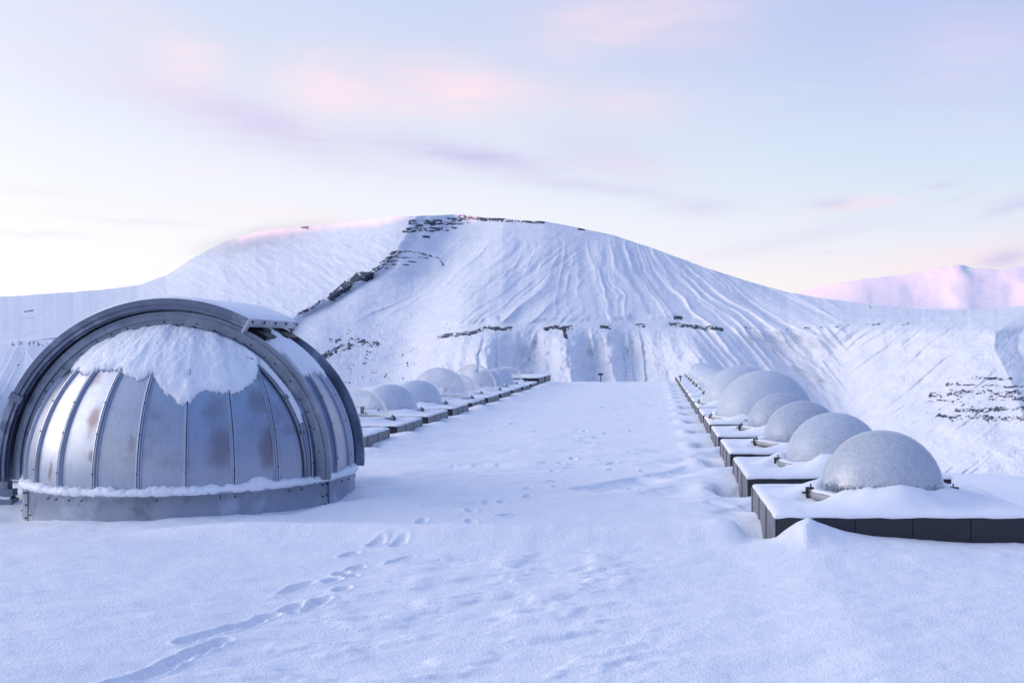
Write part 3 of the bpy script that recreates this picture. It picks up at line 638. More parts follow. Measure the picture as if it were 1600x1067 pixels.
def skylight(x0, y0, top, style, r, h, label, seed, side, dome_dx=0.0, dark_well=True, bank=1.0, tall=0.0, can=None):
    """box of metal cladding with a snow cap, a bolted flange and a plastic dome"""
    cxx = x0 + BW / 2 + dome_dx; cyy = y0 + BD / 2
    e = empty('roof_skylight', (x0 + BW / 2, cyy, 0), label, 'skylight', 'skylight boxes in the right row' if side > 0 else 'skylight boxes in the left row')
    hw = BW / 2; hd = BD / 2; sgn = -1 if side > 0 else 1
    # cladding: front and back dark panels, side panels lighter
    m = MB(); zt = top - .012; n = 4; z0 = -.42
    m.box(-hw, hw, -hd, hd, z0, zt, 0)
    wpan = BW / n
    xsx = [-hw, -hw + .30 * BW, -hw + .52 * BW, -hw + .74 * BW, hw]
    for a, b in zip(xsx[:-1], xsx[1:]): m.box(a + .004, b - .004, -hd - .012, -hd - .002, z0, zt - .006, .002)
    m.build('box_cladding', M['cladding'], e)
    m = MB(); ysx = [-hd - .012, -hd * .35, hd * .3, hd]
    for a, b in zip(ysx[:-1], ysx[1:]):
        m.box(min(sgn * hw, sgn * (hw + .012)) + (.002 if sgn > 0 else -.0), max(sgn * hw, sgn * (hw + .012)) - (.002 if sgn < 0 else 0), a + .004, b - .004, z0, zt - .006, .002)
        m.box(min(sgn * (hw + .010), sgn * (hw + .022)), max(sgn * (hw + .010), sgn * (hw + .022)), b - .03, b + .012, z0, zt - .012, .002)
    m.build('side_panel', M['side'], e)
    # snow cap: a height field with rounded overhanging edges, hollow under the dome
    nx, ny = 64, 56
    uu = np.linspace(-1, 1, nx); uu = np.sign(uu) * (1 - (1 - np.abs(uu)) ** 1.5); vv_ = np.linspace(-1, 1, ny); vv_ = np.sign(vv_) * (1 - (1 - np.abs(vv_)) ** 1.5)
    U, W = np.meshgrid(uu, vv_)
    cx_ = U * (hw + .012); cy_ = W * (hd + .012); ed = np.minimum((1 - np.abs(U)) * hw, (1 - np.abs(W)) * hd)
    hgt = .030 * (1 - (1 - np.clip(ed / .07, 0, 1)) ** 2) ** .5
    hgt = hgt + (.020 * fbm(cx_ * 2.3 + seed, cy_ * 3.2, seed, 4) + .004 * fbm(cx_ * 12, cy_ * 12, seed + 3, 2)) * np.clip(ed / .1, 0, 1)
    if r:
        rr_ = np.hypot(cx_ - dome_dx, cy_); tt_ = np.arctan2(cy_, cx_ - dome_dx)
        amp = (.075 + .09 * (fbm(np.cos(tt_) * 1.6, np.sin(tt_) * 1.6, seed + 11, 3) + .25)) * bank
        amp = amp + .06 * bank * np.exp(-((tt_ + 1.75) / .45) ** 2) + .05 * bank * np.exp(-((np.abs(tt_) - PI) / .1) ** 2) * 0
        amp = amp - .10 * np.exp(-((tt_ + PI * .93) / .45) ** 2) * (side > 0) - .05 * np.exp(-(tt_ / .5) ** 2) * (side < 0)
        amp = np.clip(amp, -.02, .2)
        hgt = hgt + amp * np.exp(-np.where(rr_ > r + .02, ((rr_ - r - .02) / .22) ** 2, ((rr_ - r - .02) / .06) ** 2)) * np.clip(ed / .15, 0, 1)
        hgt = hgt - .018 * np.exp(-((rr_ - r - .16) / .05) ** 2) * np.exp(-((tt_ + PI * .9) / .6) ** 2)
        well = (1 - sst(rr_, r - .06, r - .02)) if dark_well else 0
        hgt = hgt * (1 - well) - .03 * well
        hgt = hgt + (0 if dark_well else 1) * .03 * (1 - sst(rr_, r - .2, r - .02)) * (.6 + .6 * fbm(cx_ * 3, cy_ * 3, seed + 5, 2))
    capz = top - .010 + hgt
    vg = np.stack([cx_, cy_, capz], -1).reshape(-1, 3); fg = grid_faces(ny, nx)
    edg = np.concatenate([np.arange(nx), np.arange(1, ny) * nx + nx - 1, (ny - 1) * nx + np.arange(nx - 2, -1, -1), np.arange(ny - 2, 0, -1) * nx])
    lo_ = vg[edg].copy(); lo_[:, 2] = top - .010 - .010 * vn(lo_[:, 0] * 9, lo_[:, 1] * 9, seed); i_ = np.arange(len(edg))
    sk_ = np.stack([edg, len(vg) + i_, len(vg) + (i_ + 1) % len(edg), edg[(i_ + 1) % len(edg)]], -1)
    from_np('snow_cap', np.concatenate([vg, lo_]), np.concatenate([fg, sk_]), M['cap_snow'], parent=e)
    if not r: return e
    zf = top + .045
    if dark_well:
        v, f = ring_mesh(.01, r - .015, top + .03, top + .034, 40); o = from_np('dark_well_disc', v, f, M['black'], parent=e, smooth=False); o.location = (dome_dx, 0, 0)  # black disc stands in for the dark interior under the dome
    v, f = ring_mesh(r - .02, r + .10, zf - .02, zf + .028); fl = from_np('flange', v, f, M['rubber'], parent=e); fl.location = (dome_dx, 0, 0)
    v, f = ring_mesh(r - .005, r + .085, zf + .026, zf + .046); v[:, 2] += .010 * fbm(v[:, 0] * 8, v[:, 1] * 8, seed + 9, 2); fs = from_np('flange_snow', v, f, M['cap_snow'], parent=e); fs.location = (dome_dx, 0, 0)
    for a in (PI, -PI / 2 - .08, 0, PI / 2, -PI * .75 + .2 * 0, PI * .75):
        if a == -PI * .75: continue
        m = MB(); clamp_mb(m, a, r + .10, zf); c_ = m.build('clamp', M['black'], fl)
    v, f, n_, k_ = dome_np(r, h, zf + .02, style, seed)
    tri = [((k_ - 1) * n_ + i, (k_ - 1) * n_ + (i + 1) % n_, len(v) - 1) for i in range(n_)]
    me = bpy.data.meshes.new('dome'); me.from_pydata(v.tolist(), [], f.tolist() + tri); me.polygons.foreach_set('use_smooth', [True] * len(me.polygons)); me.materials.append(M[style])
    dm = bpy.data.objects.new('dome', me); col.objects.link(dm); dm.parent = e
    dm.location = (dome_dx, 0, 0)
    for vtx in me.vertices: vtx.co.z -= zf + .02
    dm.location.z = zf + .02
    if can:
        m = MB(); cx2, cy2 = can; m.cyl((cx2, cy2, top + .02), (cx2, cy2, top + .15), .035, 14); m.cyl((cx2, cy2, top + .15), (cx2, cy2, top + .165), .045, 14); m.cyl((cx2 + .03, cy2, top + .03), (cx2 + .17, cy2, top + .03), .012, 8)
        m.build('sensor_can', M['black'], e)
    return e

M['far_dome'] = dome_mat('far_frosted_dome', .55, .85, 1.2, colr=(.76, .84, .96))
S = .846 - (BT + .045 + .02)
names_r = ['nearest of the right row, patchy frosted dome on a long dark box', 'second box of the right row, fully frosted dome with banked snow at its foot', 'third box of the right row, frosted dome with a shiny bare edge on its left',
 'fourth box of the right row, smooth dome smaller than the big one behind', 'fifth box of the right row, carrying the nearer of the two big frosted domes', 'sixth box of the right row, low dome hidden behind the nearer big frosted dome',
 'seventh box of the right row, carrying the farther of the two big frosted domes']
ordw = ['first', 'second', 'third', 'fourth', 'fifth', 'sixth', 'seventh', 'eighth', 'ninth', 'tenth', 'eleventh', 'twelfth', 'thirteenth', 'fourteenth', 'fifteenth', 'sixteenth']
for i in range(NB_R):
    lab = names_r[i] if i < 7 else ordw[i] + ' box of the right row, small frosted dome ' + ('behind the two big domes' if i < 15 else 'at the far roof edge')
    st_ = 'frost'; r = .514; h = S
    if i == 0: st_ = 'frost_patchy'
    if i in (2, 3): st_ = 'haze_dome'
    if i in (4, 6): r = .84; h = .80
    if i == 5: r = .42; h = .34
    if i > 6: st_ = 'far_dome'
    skylight(BX, BY + i * SP, BT, st_, r, h, lab, 10 + i, 1, 0.0, i in (0, 2, 3), [1.0, 1.1, .7, .7, 1.3, 1.0, 1.3][i] if i < 7 else .8)
L_spec = {0: ('clear', .52, .50), 1: ('clear', .55, .49), 2: ('haze_dome', .52, .49), 3: ('haze_dome', .52, .49), 4: ('hazeclear', .68, .71), 5: ('clear', .52, .49), 6: ('clear', .66, .71), 7: ('haze_dome', .52, .50), 8: ('haze_dome', .52, .50), 9: ('clear', .5, .50)}
M['hazeclear'] = dome_mat('thinly_frosted_dome', .10, .40, 1.1, colr=(.8, .85, .93))
lab_l = ['left row box closest to the metal dome, almost hidden behind it', 'clear dome at the near end of the left row, next to the metal dome', 'frosted dome behind a black can, second visible dome of the left row', 'frosted dome behind a black can, just before the tall hazy dome',
 'tall hazy see-through dome, largest of the left row', 'small clear dome peeking out right behind the tall hazy dome', 'large clear dome with a bright rim, towards the far end of the left row', 'small frosted dome seen in front of the large bright-rimmed clear dome',
 'small frosted dome right of the large clear dome in the left row', 'farthest dome of the left row, small and clear with a bright rim', 'taller dark domeless box, second from the far end of the left row', 'last box of the left row, dark and without a dome at the roof edge']
cans = {2: (-.25, -.72), 3: (-.10, -.74), 6: (-.55, -.74)}
for i in range(NB_L):
    sp_ = L_spec.get(i)
    tp = BT if i < 10 else .40
    if sp_: skylight(LX - BW, LY + i * LSP, tp, sp_[0], sp_[1], sp_[2], lab_l[i], 40 + i, -1, .07, False, .7, can=cans.get(i))
    else: skylight(LX - BW, LY + i * LSP, tp, 'clear', 0, 0, lab_l[i], 40 + i, -1)

# posts standing in the snow
def post(px, py_base, py_top, Y, label, head):
    b = P(px, py_base, Y); t_ = P(px, py_top, Y); hgt = t_.z
    e = empty('marker_post', (b.x, Y, 0), label, 'post')
    m = MB(); m.cyl((0, 0, -.1), (0, 0, hgt), .018, 10); m.build('pole', M['black'], e)
    m = MB()
    if head == 't': m.box(-.10, .10, -.04, .04, hgt - .03, hgt + .05, .008)
    else: m.cyl((0, 0, hgt), (0, 0, hgt + .06), .045, 12); m.cyl((-.05, 0, hgt + .02), (.05, 0, hgt + .02), .015, 8)
    m.build('head', M['black'], e)
post(938.5, 597, 585, 42.8, 'short dark post with a wide head at the far snowy roof edge', 't')
post(1063, 606, 589.5, 36.4, 'thin black post with a round head beside the far right boxes', 'c')

# ------------------------------------------------------------------ the observatory dome
e = empty('observatory_dome', (DC[0], DC[1], 0), 'large silver metal observatory dome with a snow-capped sliding shutter', 'dome')
RD = 1.50; ZC = .36
NG = 24; PH0 = R(-90) + R(15) * .34    # azimuth of one rib
# front of the dome is azimuth -90 deg; ribs every 15 deg
sg = 8
azs = np.array([PH0 + (k + j / sg) * 2 * PI / NG for k in range(NG) for j in range(sg)])
cosf = np.array([(math.cos(PI / NG) / math.cos((j / sg - .5) * 2 * PI / NG)) for k in range(NG) for j in range(sg)])
elv = np.concatenate([[-.0667], np.linspace(0, PI / 2 * .985, 42)])
vs = []
for e_ in elv:
    if e_ < 0: rr_ = RD * (.45 + .55 * cosf); zz = np.full_like(rr_, .25)
    else: rr_ = RD * math.cos(e_) * (.45 + .55 * cosf); zz = np.full_like(rr_, ZC + RD * math.sin(e_))
    vs.append(np.stack([rr_ * np.cos(azs), rr_ * np.sin(azs), zz], -1))
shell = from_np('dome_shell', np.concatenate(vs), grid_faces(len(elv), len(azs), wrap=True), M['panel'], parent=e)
# ribs: double folded seam with bolts
for k in range(NG):
    a = PH0 + k * 2 * PI / NG; c, s = math.cos(a), math.sin(a)
    m = MB(); pts = []; fr = []
    for e_ in [-.0667] + list(np.linspace(0, PI / 2 * .93, 26)):
        if e_ < 0: rad_ = Vector((c, s, 0)); p = Vector((c * RD, s * RD, .25))
        else: rad_ = Vector((c * math.cos(e_), s * math.cos(e_), math.sin(e_))); p = Vector((0, 0, ZC)) + rad_ * RD
        pts.append(p); fr.append((Vector((-s, c, 0)), rad_))
    wd = .029
    m.sweep(pts, fr, [(-wd, -.01), (wd, -.01), (wd, .004), (wd * .62, .006), (wd * .5, .026), (wd * .14, .028), (0, .010), (-wd * .14, .028), (-wd * .5, .026), (-wd * .62, .006), (-wd, .004)][::1])
    for e_ in (.05, .28, .47):
        rad_ = Vector((c * math.cos(e_), s * math.cos(e_), math.sin(e_))); p = Vector((0, 0, ZC)) + rad_ * (RD + .008) + Vector((-s, c, 0)) * .0
        m.cyl(p, p + rad_ * .026, .007, 8, mi=1)
    m.build('rib', [M['rib'], M['bolt']], e)
# skirt
m = MB(); n = 120
for k in range(n):
    pass
t = np.linspace(0, 2 * PI, 144, endpoint=False)
prof = [(DR - .03, -.40), (DR, -.40), (DR + .004, -.10), (DR, .235), (DR + .014, .236), (DR + .018, .258), (DR + .010, .262), (RD - .05, .266)]
vs = np.concatenate([np.stack([r_ * np.cos(t), r_ * np.sin(t), t * 0 + z_], -1) for r_, z_ in prof])
# blurred brown reflections painted into the colour of some panels
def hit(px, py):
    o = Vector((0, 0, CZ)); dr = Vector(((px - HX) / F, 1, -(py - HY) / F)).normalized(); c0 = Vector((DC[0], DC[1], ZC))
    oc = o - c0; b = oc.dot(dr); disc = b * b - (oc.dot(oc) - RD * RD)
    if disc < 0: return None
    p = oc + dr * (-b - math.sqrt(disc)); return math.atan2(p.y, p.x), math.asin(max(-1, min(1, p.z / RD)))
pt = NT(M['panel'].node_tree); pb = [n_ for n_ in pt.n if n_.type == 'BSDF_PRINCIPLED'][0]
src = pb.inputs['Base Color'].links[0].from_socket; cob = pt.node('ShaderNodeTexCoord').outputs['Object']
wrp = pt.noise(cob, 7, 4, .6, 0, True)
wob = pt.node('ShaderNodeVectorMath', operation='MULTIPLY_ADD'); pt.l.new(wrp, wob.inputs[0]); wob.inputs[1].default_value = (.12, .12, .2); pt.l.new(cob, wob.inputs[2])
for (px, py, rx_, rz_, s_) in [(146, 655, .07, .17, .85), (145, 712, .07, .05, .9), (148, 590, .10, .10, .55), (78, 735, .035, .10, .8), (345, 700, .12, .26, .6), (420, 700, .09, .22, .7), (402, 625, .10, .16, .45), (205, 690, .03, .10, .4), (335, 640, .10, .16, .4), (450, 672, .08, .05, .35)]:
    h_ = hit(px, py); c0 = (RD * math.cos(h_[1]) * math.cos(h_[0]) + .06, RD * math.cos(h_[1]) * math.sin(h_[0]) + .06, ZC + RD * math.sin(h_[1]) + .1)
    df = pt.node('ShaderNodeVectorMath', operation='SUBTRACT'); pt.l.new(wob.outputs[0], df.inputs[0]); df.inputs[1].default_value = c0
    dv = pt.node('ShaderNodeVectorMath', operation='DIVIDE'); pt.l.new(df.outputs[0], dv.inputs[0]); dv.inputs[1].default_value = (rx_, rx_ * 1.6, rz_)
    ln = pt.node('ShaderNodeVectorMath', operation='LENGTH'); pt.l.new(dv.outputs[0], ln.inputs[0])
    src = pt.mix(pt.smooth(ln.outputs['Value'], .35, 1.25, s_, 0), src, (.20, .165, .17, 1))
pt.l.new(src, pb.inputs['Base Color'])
skirt = from_np('base_skirt', vs, grid_faces(len(prof), 144, wrap=True), M['skirt'], parent=e, smooth=False)
for a in (R(-134), R(-17), R(60), R(120), R(180)):     # joint covers between skirt sheets
    m = MB()
    c, s = math.cos(a), math.sin(a); q = lambda u, v, z_: Vector((c * (DR + v) - s * u, s * (DR + v) + c * u, z_))
    vsx = [m.bm.verts.new(q(u, v, z_)) for z_ in (-.35, .232) for (u, v) in ((-.006, .0), (.006, .0), (.006, .009), (-.006, .009))]
    for w_ in ((3, 2, 1, 0), (4, 5, 6, 7), (0, 1, 5, 4), (1, 2, 6, 5), (2, 3, 7, 6), (3, 0, 4, 7)): m.bm.faces.new([vsx[i] for i in w_])
    m.build('joint_strip', M['railx'], skirt)
m = MB(); rb_ = random.Random(4)
for k in range(60):
    a = 2 * PI * k / 60 + rb_.uniform(-.03, .03); z_ = rb_.choice([.20, .20, .02, .0, -.02]); c, s = math.cos(a), math.sin(a)
    m.cyl((c * DR, s * DR, z_), (c * (DR + .014), s * (DR + .014), z_), .0065, 8)
for a0 in (R(-136), R(-18), R(-20.5)):
    for z_ in (.21, .10, -.02): c, s = math.cos(a0), math.sin(a0); m.cyl((c * DR, s * DR, z_), (c * (DR + .016), s * (DR + .016), z_), .008, 8)
m.build('skirt_bolt', M['bolt'], skirt)
# arched tracks
def arc_band(mb, r0, r1, y0, y1, a0, a1, n=72, mi=0):
    """angles measured from the zenith, positive to the right"""
    pts = []; fr = []
    for k in range(n + 1):
        a = a0 + (a1 - a0) * k / n; rd = Vector((math.sin(a), 0, math.cos(a))); pts.append(Vector((0, 0, ZC))); fr.append((rd, Vector((0, 1, 0))))
    mb.sweep(pts, fr, [(r0, y0), (r1, y0), (r1, y1), (r0, y1)], mi=mi)
AL = R(-93.5); AR = R(93.5); AS = R(28)
for sgn, nm in ((-1, 'near'), (1, 'far')):
    def Yb(a, b): return (min(sgn * a, sgn * b), max(sgn * a, sgn * b))
    m = MB()
    arc_band(m, 1.375, 1.452, *Yb(.56, .590), AL, AR); arc_band(m, 1.452, 1.490, *Yb(.552, .606), AL, AR); arc_band(m, 1.490, 1.530, *Yb(.56, .594), AL, AR)
    arc_band(m, 1.362, 1.376, *Yb(.56, .625), R(-88), R(88))
    rbx = random.Random(7 + sgn)
    for k in range(26):
        a = R(-88 + 176 * k / 25 + rbx.uniform(-2, 2)); rr_ = rbx.choice([1.43, 1.41, 1.43]); p = Vector((math.sin(a) * rr_, sgn * .585, ZC + math.cos(a) * rr_)); m.cyl(p, p + Vector((0, sgn * .016, 0)), .0075, 8, mi=1)
    tr_ = m.build('track_arch', [M['rail'], M['bolt']], e)
    m = MB()                                              # dome-side flange with clips
    rf = math.sqrt(RD ** 2 - .70 ** 2)
    arc_band(m, rf - .02, rf + .022, *Yb(.690, .702), R(-92), R(92)); arc_band(m, rf + .008, rf + .022, *Yb(.702, .722), R(-92), R(92))
    for a in (-62, -30, -8, 22, 38, 58, 74):
        a = R(a); p = Vector((math.sin(a) * (rf + .02), sgn * .70, ZC + math.cos(a) * (rf + .02))); dr = Vector((math.sin(a), 0, math.cos(a))); dt = Vector((math.cos(a), 0, -math.sin(a)))
        vsx = [m.bm.verts.new(p + dr * h_ + dt * w_ + Vector((0, d_, 0))) for h_ in (-.01, .014) for (w_, d_) in ((-.022, -.022), (.022, -.022), (.022, .022), (-.022, .022))]
        for w_ in ((3, 2, 1, 0), (4, 5, 6, 7), (0, 1, 5, 4), (1, 2, 6, 5), (2, 3, 7, 6), (3, 0, 4, 7)): m.bm.faces.new([vsx[i] for i in w_])
    m.build('track_flange', M['rail'], tr_)
# snow lying along the near flange
def arc_snow(name, rfun, y0, y1, a0, a1, parent, seed, thick=.03, n=120):
    vs = []; k = 7
    for i in range(n + 1):
        a = a0 + (a1 - a0) * i / n
        for j in range(k):
            q_ = j / (k - 1); yy_ = y0 + (y1 - y0) * q_; f_ = math.sin(PI * q_) ** .6
            t_ = thick * f_ * (.45 + .75 * float(vn(a * 9, q_ * 2 + seed, seed))) - .012
            rr_ = rfun(yy_) + t_
            vs.append((math.sin(a) * rr_, yy_, ZC + math.cos(a) * rr_))
    return from_np(name, vs, grid_faces(n + 1, k), M['lump_snow'], parent=parent)
arc_snow('track_snow', lambda yy_: math.sqrt(RD ** 2 - yy_ ** 2), -.69, -.59, R(12), R(70), e, 3, .028)
# shutter
sh = empty('x', (0, 0, 0), None, None); col.objects.unlink(sh); bpy.data.objects.remove(sh)
nA, y_w = 90, .665
vs = []; ra = [AL + (AS - AL) * k / nA for k in range(nA + 1)]
m = MB()
pts = []; fr = []
for a in ra: pts.append(Vector((0, 0, ZC))); fr.append((Vector((math.sin(a), 0, math.cos(a))), Vector((0, 1, 0))))
m.sweep(pts, fr, [(1.612, -y_w), (1.640, -y_w), (1.640, y_w), (1.612, y_w)])
shut = m.build('shutter', M['skirt'], e)
for sgn in (-1, 1):
    m = MB(); Yb2 = lambda a, b: (min(sgn * a, sgn * b), max(sgn * a, sgn * b))
    arc_band(m, 1.598, 1.652, *Yb2(y_w + .001, y_w + .020), AL, AS); arc_band(m, 1.575, 1.598, *Yb2(y_w - .04, y_w + .006), AL, AS); arc_band(m, 1.556, 1.575, *Yb2(y_w - .04, y_w + .016), AL, AS); arc_band(m, 1.542, 1.556, *Yb2(y_w - .05, y_w - .02), AL, AS)
    for a in (-64, ):
        arc_band(m, 1.535, 1.662, *Yb2(y_w + .006, y_w + .034), R(a - 1.3), R(a + 1.3), 4)
    m.build('shutter_edge', M['railx'], shut)
# end frame of the shutter
m = MB(); a = AS; rd = Vector((math.sin(a), 0, math.cos(a))); tg = Vector((math.cos(a), 0, -math.sin(a)))
def obx(mb, r0, r1, y0, y1, t0, t1, mi=0):
    vsx = [mb.bm.verts.new(Vector((0, 0, ZC)) + rd * r_ + Vector((0, y_, 0)) + tg * t_) for t_ in (t0, t1) for (r_, y_) in ((r0, y0), (r1, y0), (r1, y1), (r0, y1))]
    for w_ in ((3, 2, 1, 0), (4, 5, 6, 7), (0, 1, 5, 4), (1, 2, 6, 5), (2, 3, 7, 6), (3, 0, 4, 7)): f = mb.bm.faces.new([vsx[i] for i in w_]); f.material_index = mi
obx(m, 1.595, 1.655, -.69, .69, .002, .022); obx(m, 1.505, 1.594, -.69, -.61, .002, .022); obx(m, 1.505, 1.594, .61, .69, .002, .022); obx(m, 1.572, 1.594, -.60, .60, .004, .016)
for y_ in (-.6, -.3, 0, .3, .6): p = Vector((0, 0, ZC)) + rd * 1.63 + Vector((0, y_, 0)) + tg * .022; m.cyl(p, p + tg * .012, .012, 8, mi=1)
m.build('end_frame', [M['skirt'], M['bolt']], shut)
m = MB(); obx(m, 1.505, 1.60, -.56, .56, -.16, -.12); m.build('closing_plate', M['black'], shut)
m = MB(); arc_band(m, 1.495, 1.545, -.40, .50, R(16), R(33.5), 12); m.build('slit_dark_band', M['black'], e)  # black band stands in for the dark of the open slit
m = MB(); obx(m, 1.505, 1.535, -.35, -.25, -.10, .10); obx(m, 1.51, 1.55, .12, .22, -.08, .16); obx(m, 1.525, 1.56, -.28, .15, .02, .05); m.build('drive_gear', M['black'], shut)
# snow on the shutter
nB = 110; kk = 30; vs = []
for i in range(nB + 1):
    a = R(-62) + (AS + R(.5) - R(-62)) * i / nB
    for j in range(kk + 1):
        q_ = j / kk; yy_ = -y_w - .004 + (2 * y_w + .008) * q_
        edge_ = min(q_, 1 - q_) * 2 * y_w; ee = min(1, edge_ / .05) ** .5
        end_ = min(1, (nB - i) / 3) ** .5
        t_ = (.006 + .030 * ee) * (.35 + .65 * float(sst(np.array(a), R(-62), R(-20)))) * (.3 + .7 * end_)
        t_ += .010 * float(fbm(np.array(a * 5), np.array(yy_ * 3), 88, 3)) * ee
        if a < R(-40): t_ -= .03 * float(sst(np.array(fbm(np.array(a * 9), np.array(yy_ * 4), 89, 3)), -.3, .5)) * (1 - float(sst(np.array(a), R(-62), R(-38))))
        vs.append((math.sin(a) * (1.638 + t_), yy_, ZC + math.cos(a) * (1.638 + t_)))
from_np('shutter_snow', vs, grid_faces(nB + 1, kk + 1), M['cap_snow'], parent=shut)
# frost patches along the shutter side: thin smears
# snow patch over the front panels and over the lower slit panels (a skin that dips under the metal where bare)
def snow_skin(name, bpx, a_lo, a_hi, e_hi, ymax, ymin, seed, thick=.035, nA=340, nE=150):
    bd = sorted([hit(*p) for p in bpx if hit(*p)]); ba = [q_[0] for q_ in bd]; be = [q_[1] for q_ in bd]
    AZ, EL = np.meshgrid(np.linspace(a_lo, a_hi, nA), np.linspace(min(be) - .08, e_hi, nE))
    lim = np.interp(AZ, ba, be) + .030 * fbm(AZ * 22, EL * 6, seed, 4) + .022 * fbm(AZ * 60, EL * 50, seed + 1, 4, .7)
    sd_ = (EL - lim)
    px_ = RD * np.cos(EL) * np.cos(AZ); py_ = RD * np.cos(EL) * np.sin(AZ)
    sd2 = np.minimum(ymax - py_, py_ - ymin) * .8
    sdf = np.minimum(sd_, sd2 + .006 * fbm(AZ * 30, EL * 30, seed + 2, 3))
    rib_ph = np.abs(((AZ - PH0) / (2 * PI / NG) + .5) % 1 - .5) * 2          # 0 on a rib
    t_ = np.where(sdf > 0, thick * np.clip(sdf / .035, 0, 1) ** .45, -.04 * np.clip(-sdf / .01, 0, 1))
    body = thick * (.8 * fbm(AZ * 9, EL * 7, seed + 4, 4) + .55 * sst(EL, .6, 1.1)) + .004 * np.exp(-(rib_ph / .18) ** 2) * (1 - sst(EL, .75, 1.0))
    body = body + .012 * sst(fbm(AZ * 7, EL * 2.2, seed + 6, 3), -.05, .35) * sst(EL, .75, 1.1)
    gr_ = .006 * np.exp(-(rib_ph * np.cos(EL) * 4 / .35) ** 2) * sst(EL, .9, 1.15)
    t_ = t_ + np.where(sdf > 0, (body + gr_) * np.clip(sdf / .05, 0, 1), 0)
    t_ = np.where(sdf > 0, np.maximum(t_, .004), t_)
    rr_ = RD + t_ - .012 * (1 - rib_ph * 0) * (sdf <= 0)
    v = np.stack([rr_ * np.cos(EL) * np.cos(AZ), rr_ * np.cos(EL) * np.sin(AZ), ZC + rr_ * np.sin(EL)], -1)
    return from_np(name, v.reshape(-1, 3), grid_faces(nE, nA), M['lump_snow'], parent=e)
snow_skin('snow_patch', [(95, 586), (115, 578), (135, 585), (160, 578), (190, 580), (205, 592), (222, 590), (236, 584), (247, 604), (262, 618), (284, 632), (296, 634), (305, 618), (330, 608), (345, 614), (368, 618), (385, 606), (402, 592), (408, 574), (400, 560)], R(-172), R(-22), R(88.5), -.595, -2, 5, .027)
snow_skin('snow_patch', [(440, 552), (460, 575), (475, 592), (490, 580), (505, 590)], R(-40), R(40), R(66), .55, -.55, 15, .028, 200, 90)
# snow ring lying on the ledge
nA = 640; kk = 16; vs = []
for i in range(nA):
    a = 2 * PI * i / nA; ca, sa_ = math.cos(a), math.sin(a)
    h_ = .062 + .022 * float(fbm(np.array(ca * 9), np.array(sa_ * 9), 6, 4)) + .020 * float(fbm(np.array(ca * 42), np.array(sa_ * 42), 9, 4, .7)) + .07 * math.exp(-((a - R(360 - 161)) / .09) ** 2) + .05 * math.exp(-((a - R(360 - 47)) / .07) ** 2)
    ov = .030 + .020 * float(fbm(np.array(ca * 14), np.array(sa_ * 14), 16, 3))
    for j in range(kk):
        q_ = j / (kk - 1)
        rr_ = (RD - .03) + (DR + ov - RD + .03) * math.sin(q_ * PI / 2) ** .8 if q_ < 1 else DR + .012
        zz = .252 + h_ * math.cos(q_ * PI / 2) ** .75 if q_ < 1 else .240
        rr_ += .009 * float(fbm(np.array(a * 55), np.array(q_ * 6.0), 7, 3)); zz += .014 * float(fbm(np.array(a * 45), np.array(q_ * 7.0), 8, 4, .7)) * (1 - q_)
        vs.append((rr_ * ca, rr_ * sa_, zz))
V_ = np.array(vs).reshape(nA, kk, 3).transpose(1, 0, 2).reshape(-1, 3)
from_np('ledge_snow', V_, grid_faces(kk, nA, wrap=True), M['lump_snow'], parent=e)
# foot bracket of the near track on the right, and the small cover below it
m = MB(); m.box(1.02, 1.40, -1.02 - .0, -.60, .262, .282, .003)
# bracket where the tracks run down on the left
for y0_, y1_ in ((-.64, -.56), (.56, .64)):
    m = MB()
    m.box(-3.2, -1.50, y0_, y1_, .115, .185, .004); m.box(-3.2, -1.50, y0_ - .02, y1_ + .02, .020, .095, .004)
    m.box(-1.63, -1.55, y0_, y1_, .185, .26, .003); m.box(-1.72, -1.62, y0_, y1_, -.04, .02, .003)
    m.box(-2.6, -2.5, y0_, y1_, -.3, .02, .003)
    m.build('track_bracket', M['rail'], e)
vs = []; 
for i in range(41):
    xx_ = -3.2 + 1.68 * i / 40
    for j in range(7):
        q_ = j / 6; vs.append((xx_, -.665 + .13 * q_, .092 + .028 * math.sin(PI * q_) ** .6 + .006 * math.sin(i * .9)))
from_np('bracket_snow', vs, grid_faces(41, 7, flip=True), M['cap_snow'], parent=e)
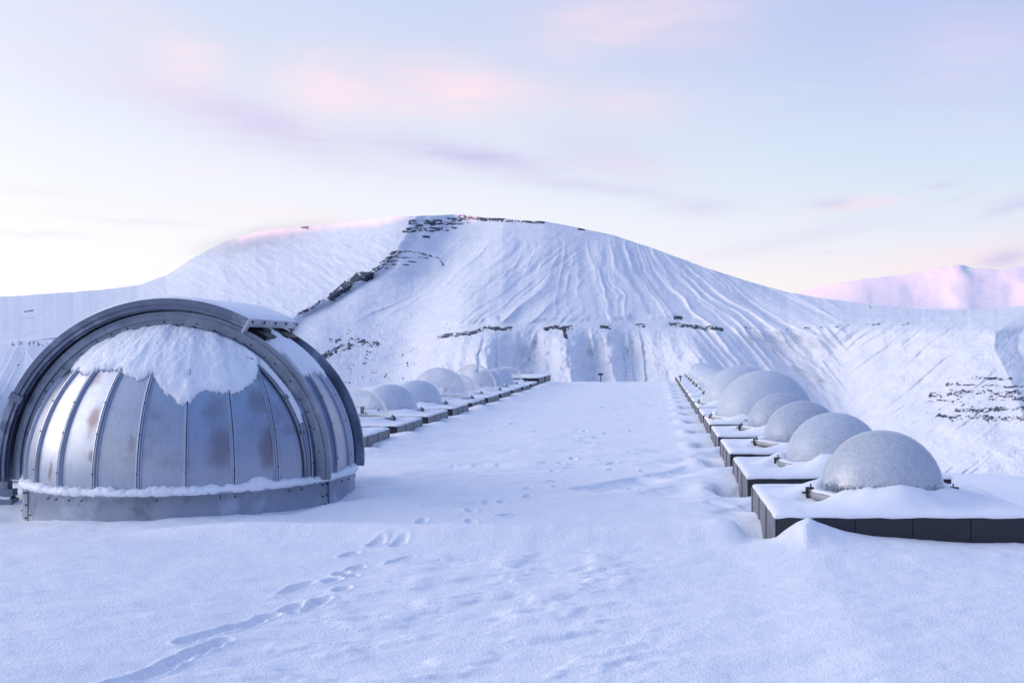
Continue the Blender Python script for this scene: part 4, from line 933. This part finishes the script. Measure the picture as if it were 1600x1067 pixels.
# thick snow-covered pipe reaching the skirt at the left
m = MB(); pts = []; fr = []; prof = [(math.cos(2 * PI * k / 14) * .07, math.sin(2 * PI * k / 14) * .07) for k in range(14)]
path = [Vector((-8.0, 9.2, -.12)), Vector((-7.2, 9.35, -.10)), Vector((-6.6, 9.6, -.075)), Vector((-6.05, 9.98, -.05)), Vector((-5.9, 10.15, -.05))]
fine = []
for a, b in zip(path[:-1], path[1:]):
    for k in range(6): fine.append(a.lerp(b, k / 6))
fine.append(path[-1])
for k, p in enumerate(fine):
    d_ = (fine[min(k + 1, len(fine) - 1)] - fine[max(k - 1, 0)]).normalized(); sd2 = Vector((d_.y, -d_.x, 0)).normalized(); fr.append((sd2, sd2.cross(d_)))
m.sweep(fine, fr, prof, smooth=True)
pe = empty('conduit_pipe', (-6.6, 9.6, 0), 'grey pipe under a strip of snow, leading to the base of the metal dome', 'pipe')
po = m.build('pipe', M['rail'], pe); po.location = (6.6, -9.6, 0)
m = MB(); m.sweep([p + Vector((0, 0, .045)) for p in fine], fr, [(c_[0] * .95, c_[1] * .55) for c_ in prof], smooth=True)
ps = m.build('snow_strip', M['cap_snow'], pe); ps.location = (6.6, -9.6, 0)

# ------------------------------------------------------------------ blowing snow over the left shoulder of the mountain
mm_, t_, out_ = mat('snow_drift_mist')
co_ = t_.node('ShaderNodeTexCoord').outputs['Object']
ln_ = t_.node('ShaderNodeVectorMath', operation='LENGTH'); t_.l.new(co_, ln_.inputs[0])
fall = t_.smooth(ln_.outputs['Value'], .25, 1.0, 1, 0)
nz = t_.smooth(t_.noise(t_.mapping(co_, (1.2, 1, 2.4)), 1.6, 3, .55, .5), .3, .75)
pv = t_.node('ShaderNodeVolumePrincipled'); pv.inputs['Color'].default_value = (1, .93, .95, 1); pv.inputs['Anisotropy'].default_value = .2
t_.l.new(t_.math('MULTIPLY', t_.math('MULTIPLY', fall, t_.math('ADD', nz, .25)), .0036), pv.inputs['Density']); t_.l.new(pv.outputs[0], out_.inputs['Volume'])
bm_ = bmesh.new(); bmesh.ops.create_icosphere(bm_, subdivisions=4, radius=1); me_ = bpy.data.meshes.new('drifting_snow_cloud'); bm_.to_mesh(me_); bm_.free(); me_.materials.append(mm_)
mc = bpy.data.objects.new('snow_mist', me_); col.objects.link(mc); mc.location = P(425, 372, 2900); mc.scale = (330, 260, 34); mc.rotation_euler = (0, R(-12), 0)
tag(mc, 'pale cloud of blowing snow veiling the left shoulder of the mountain', 'mist', kind='stuff')
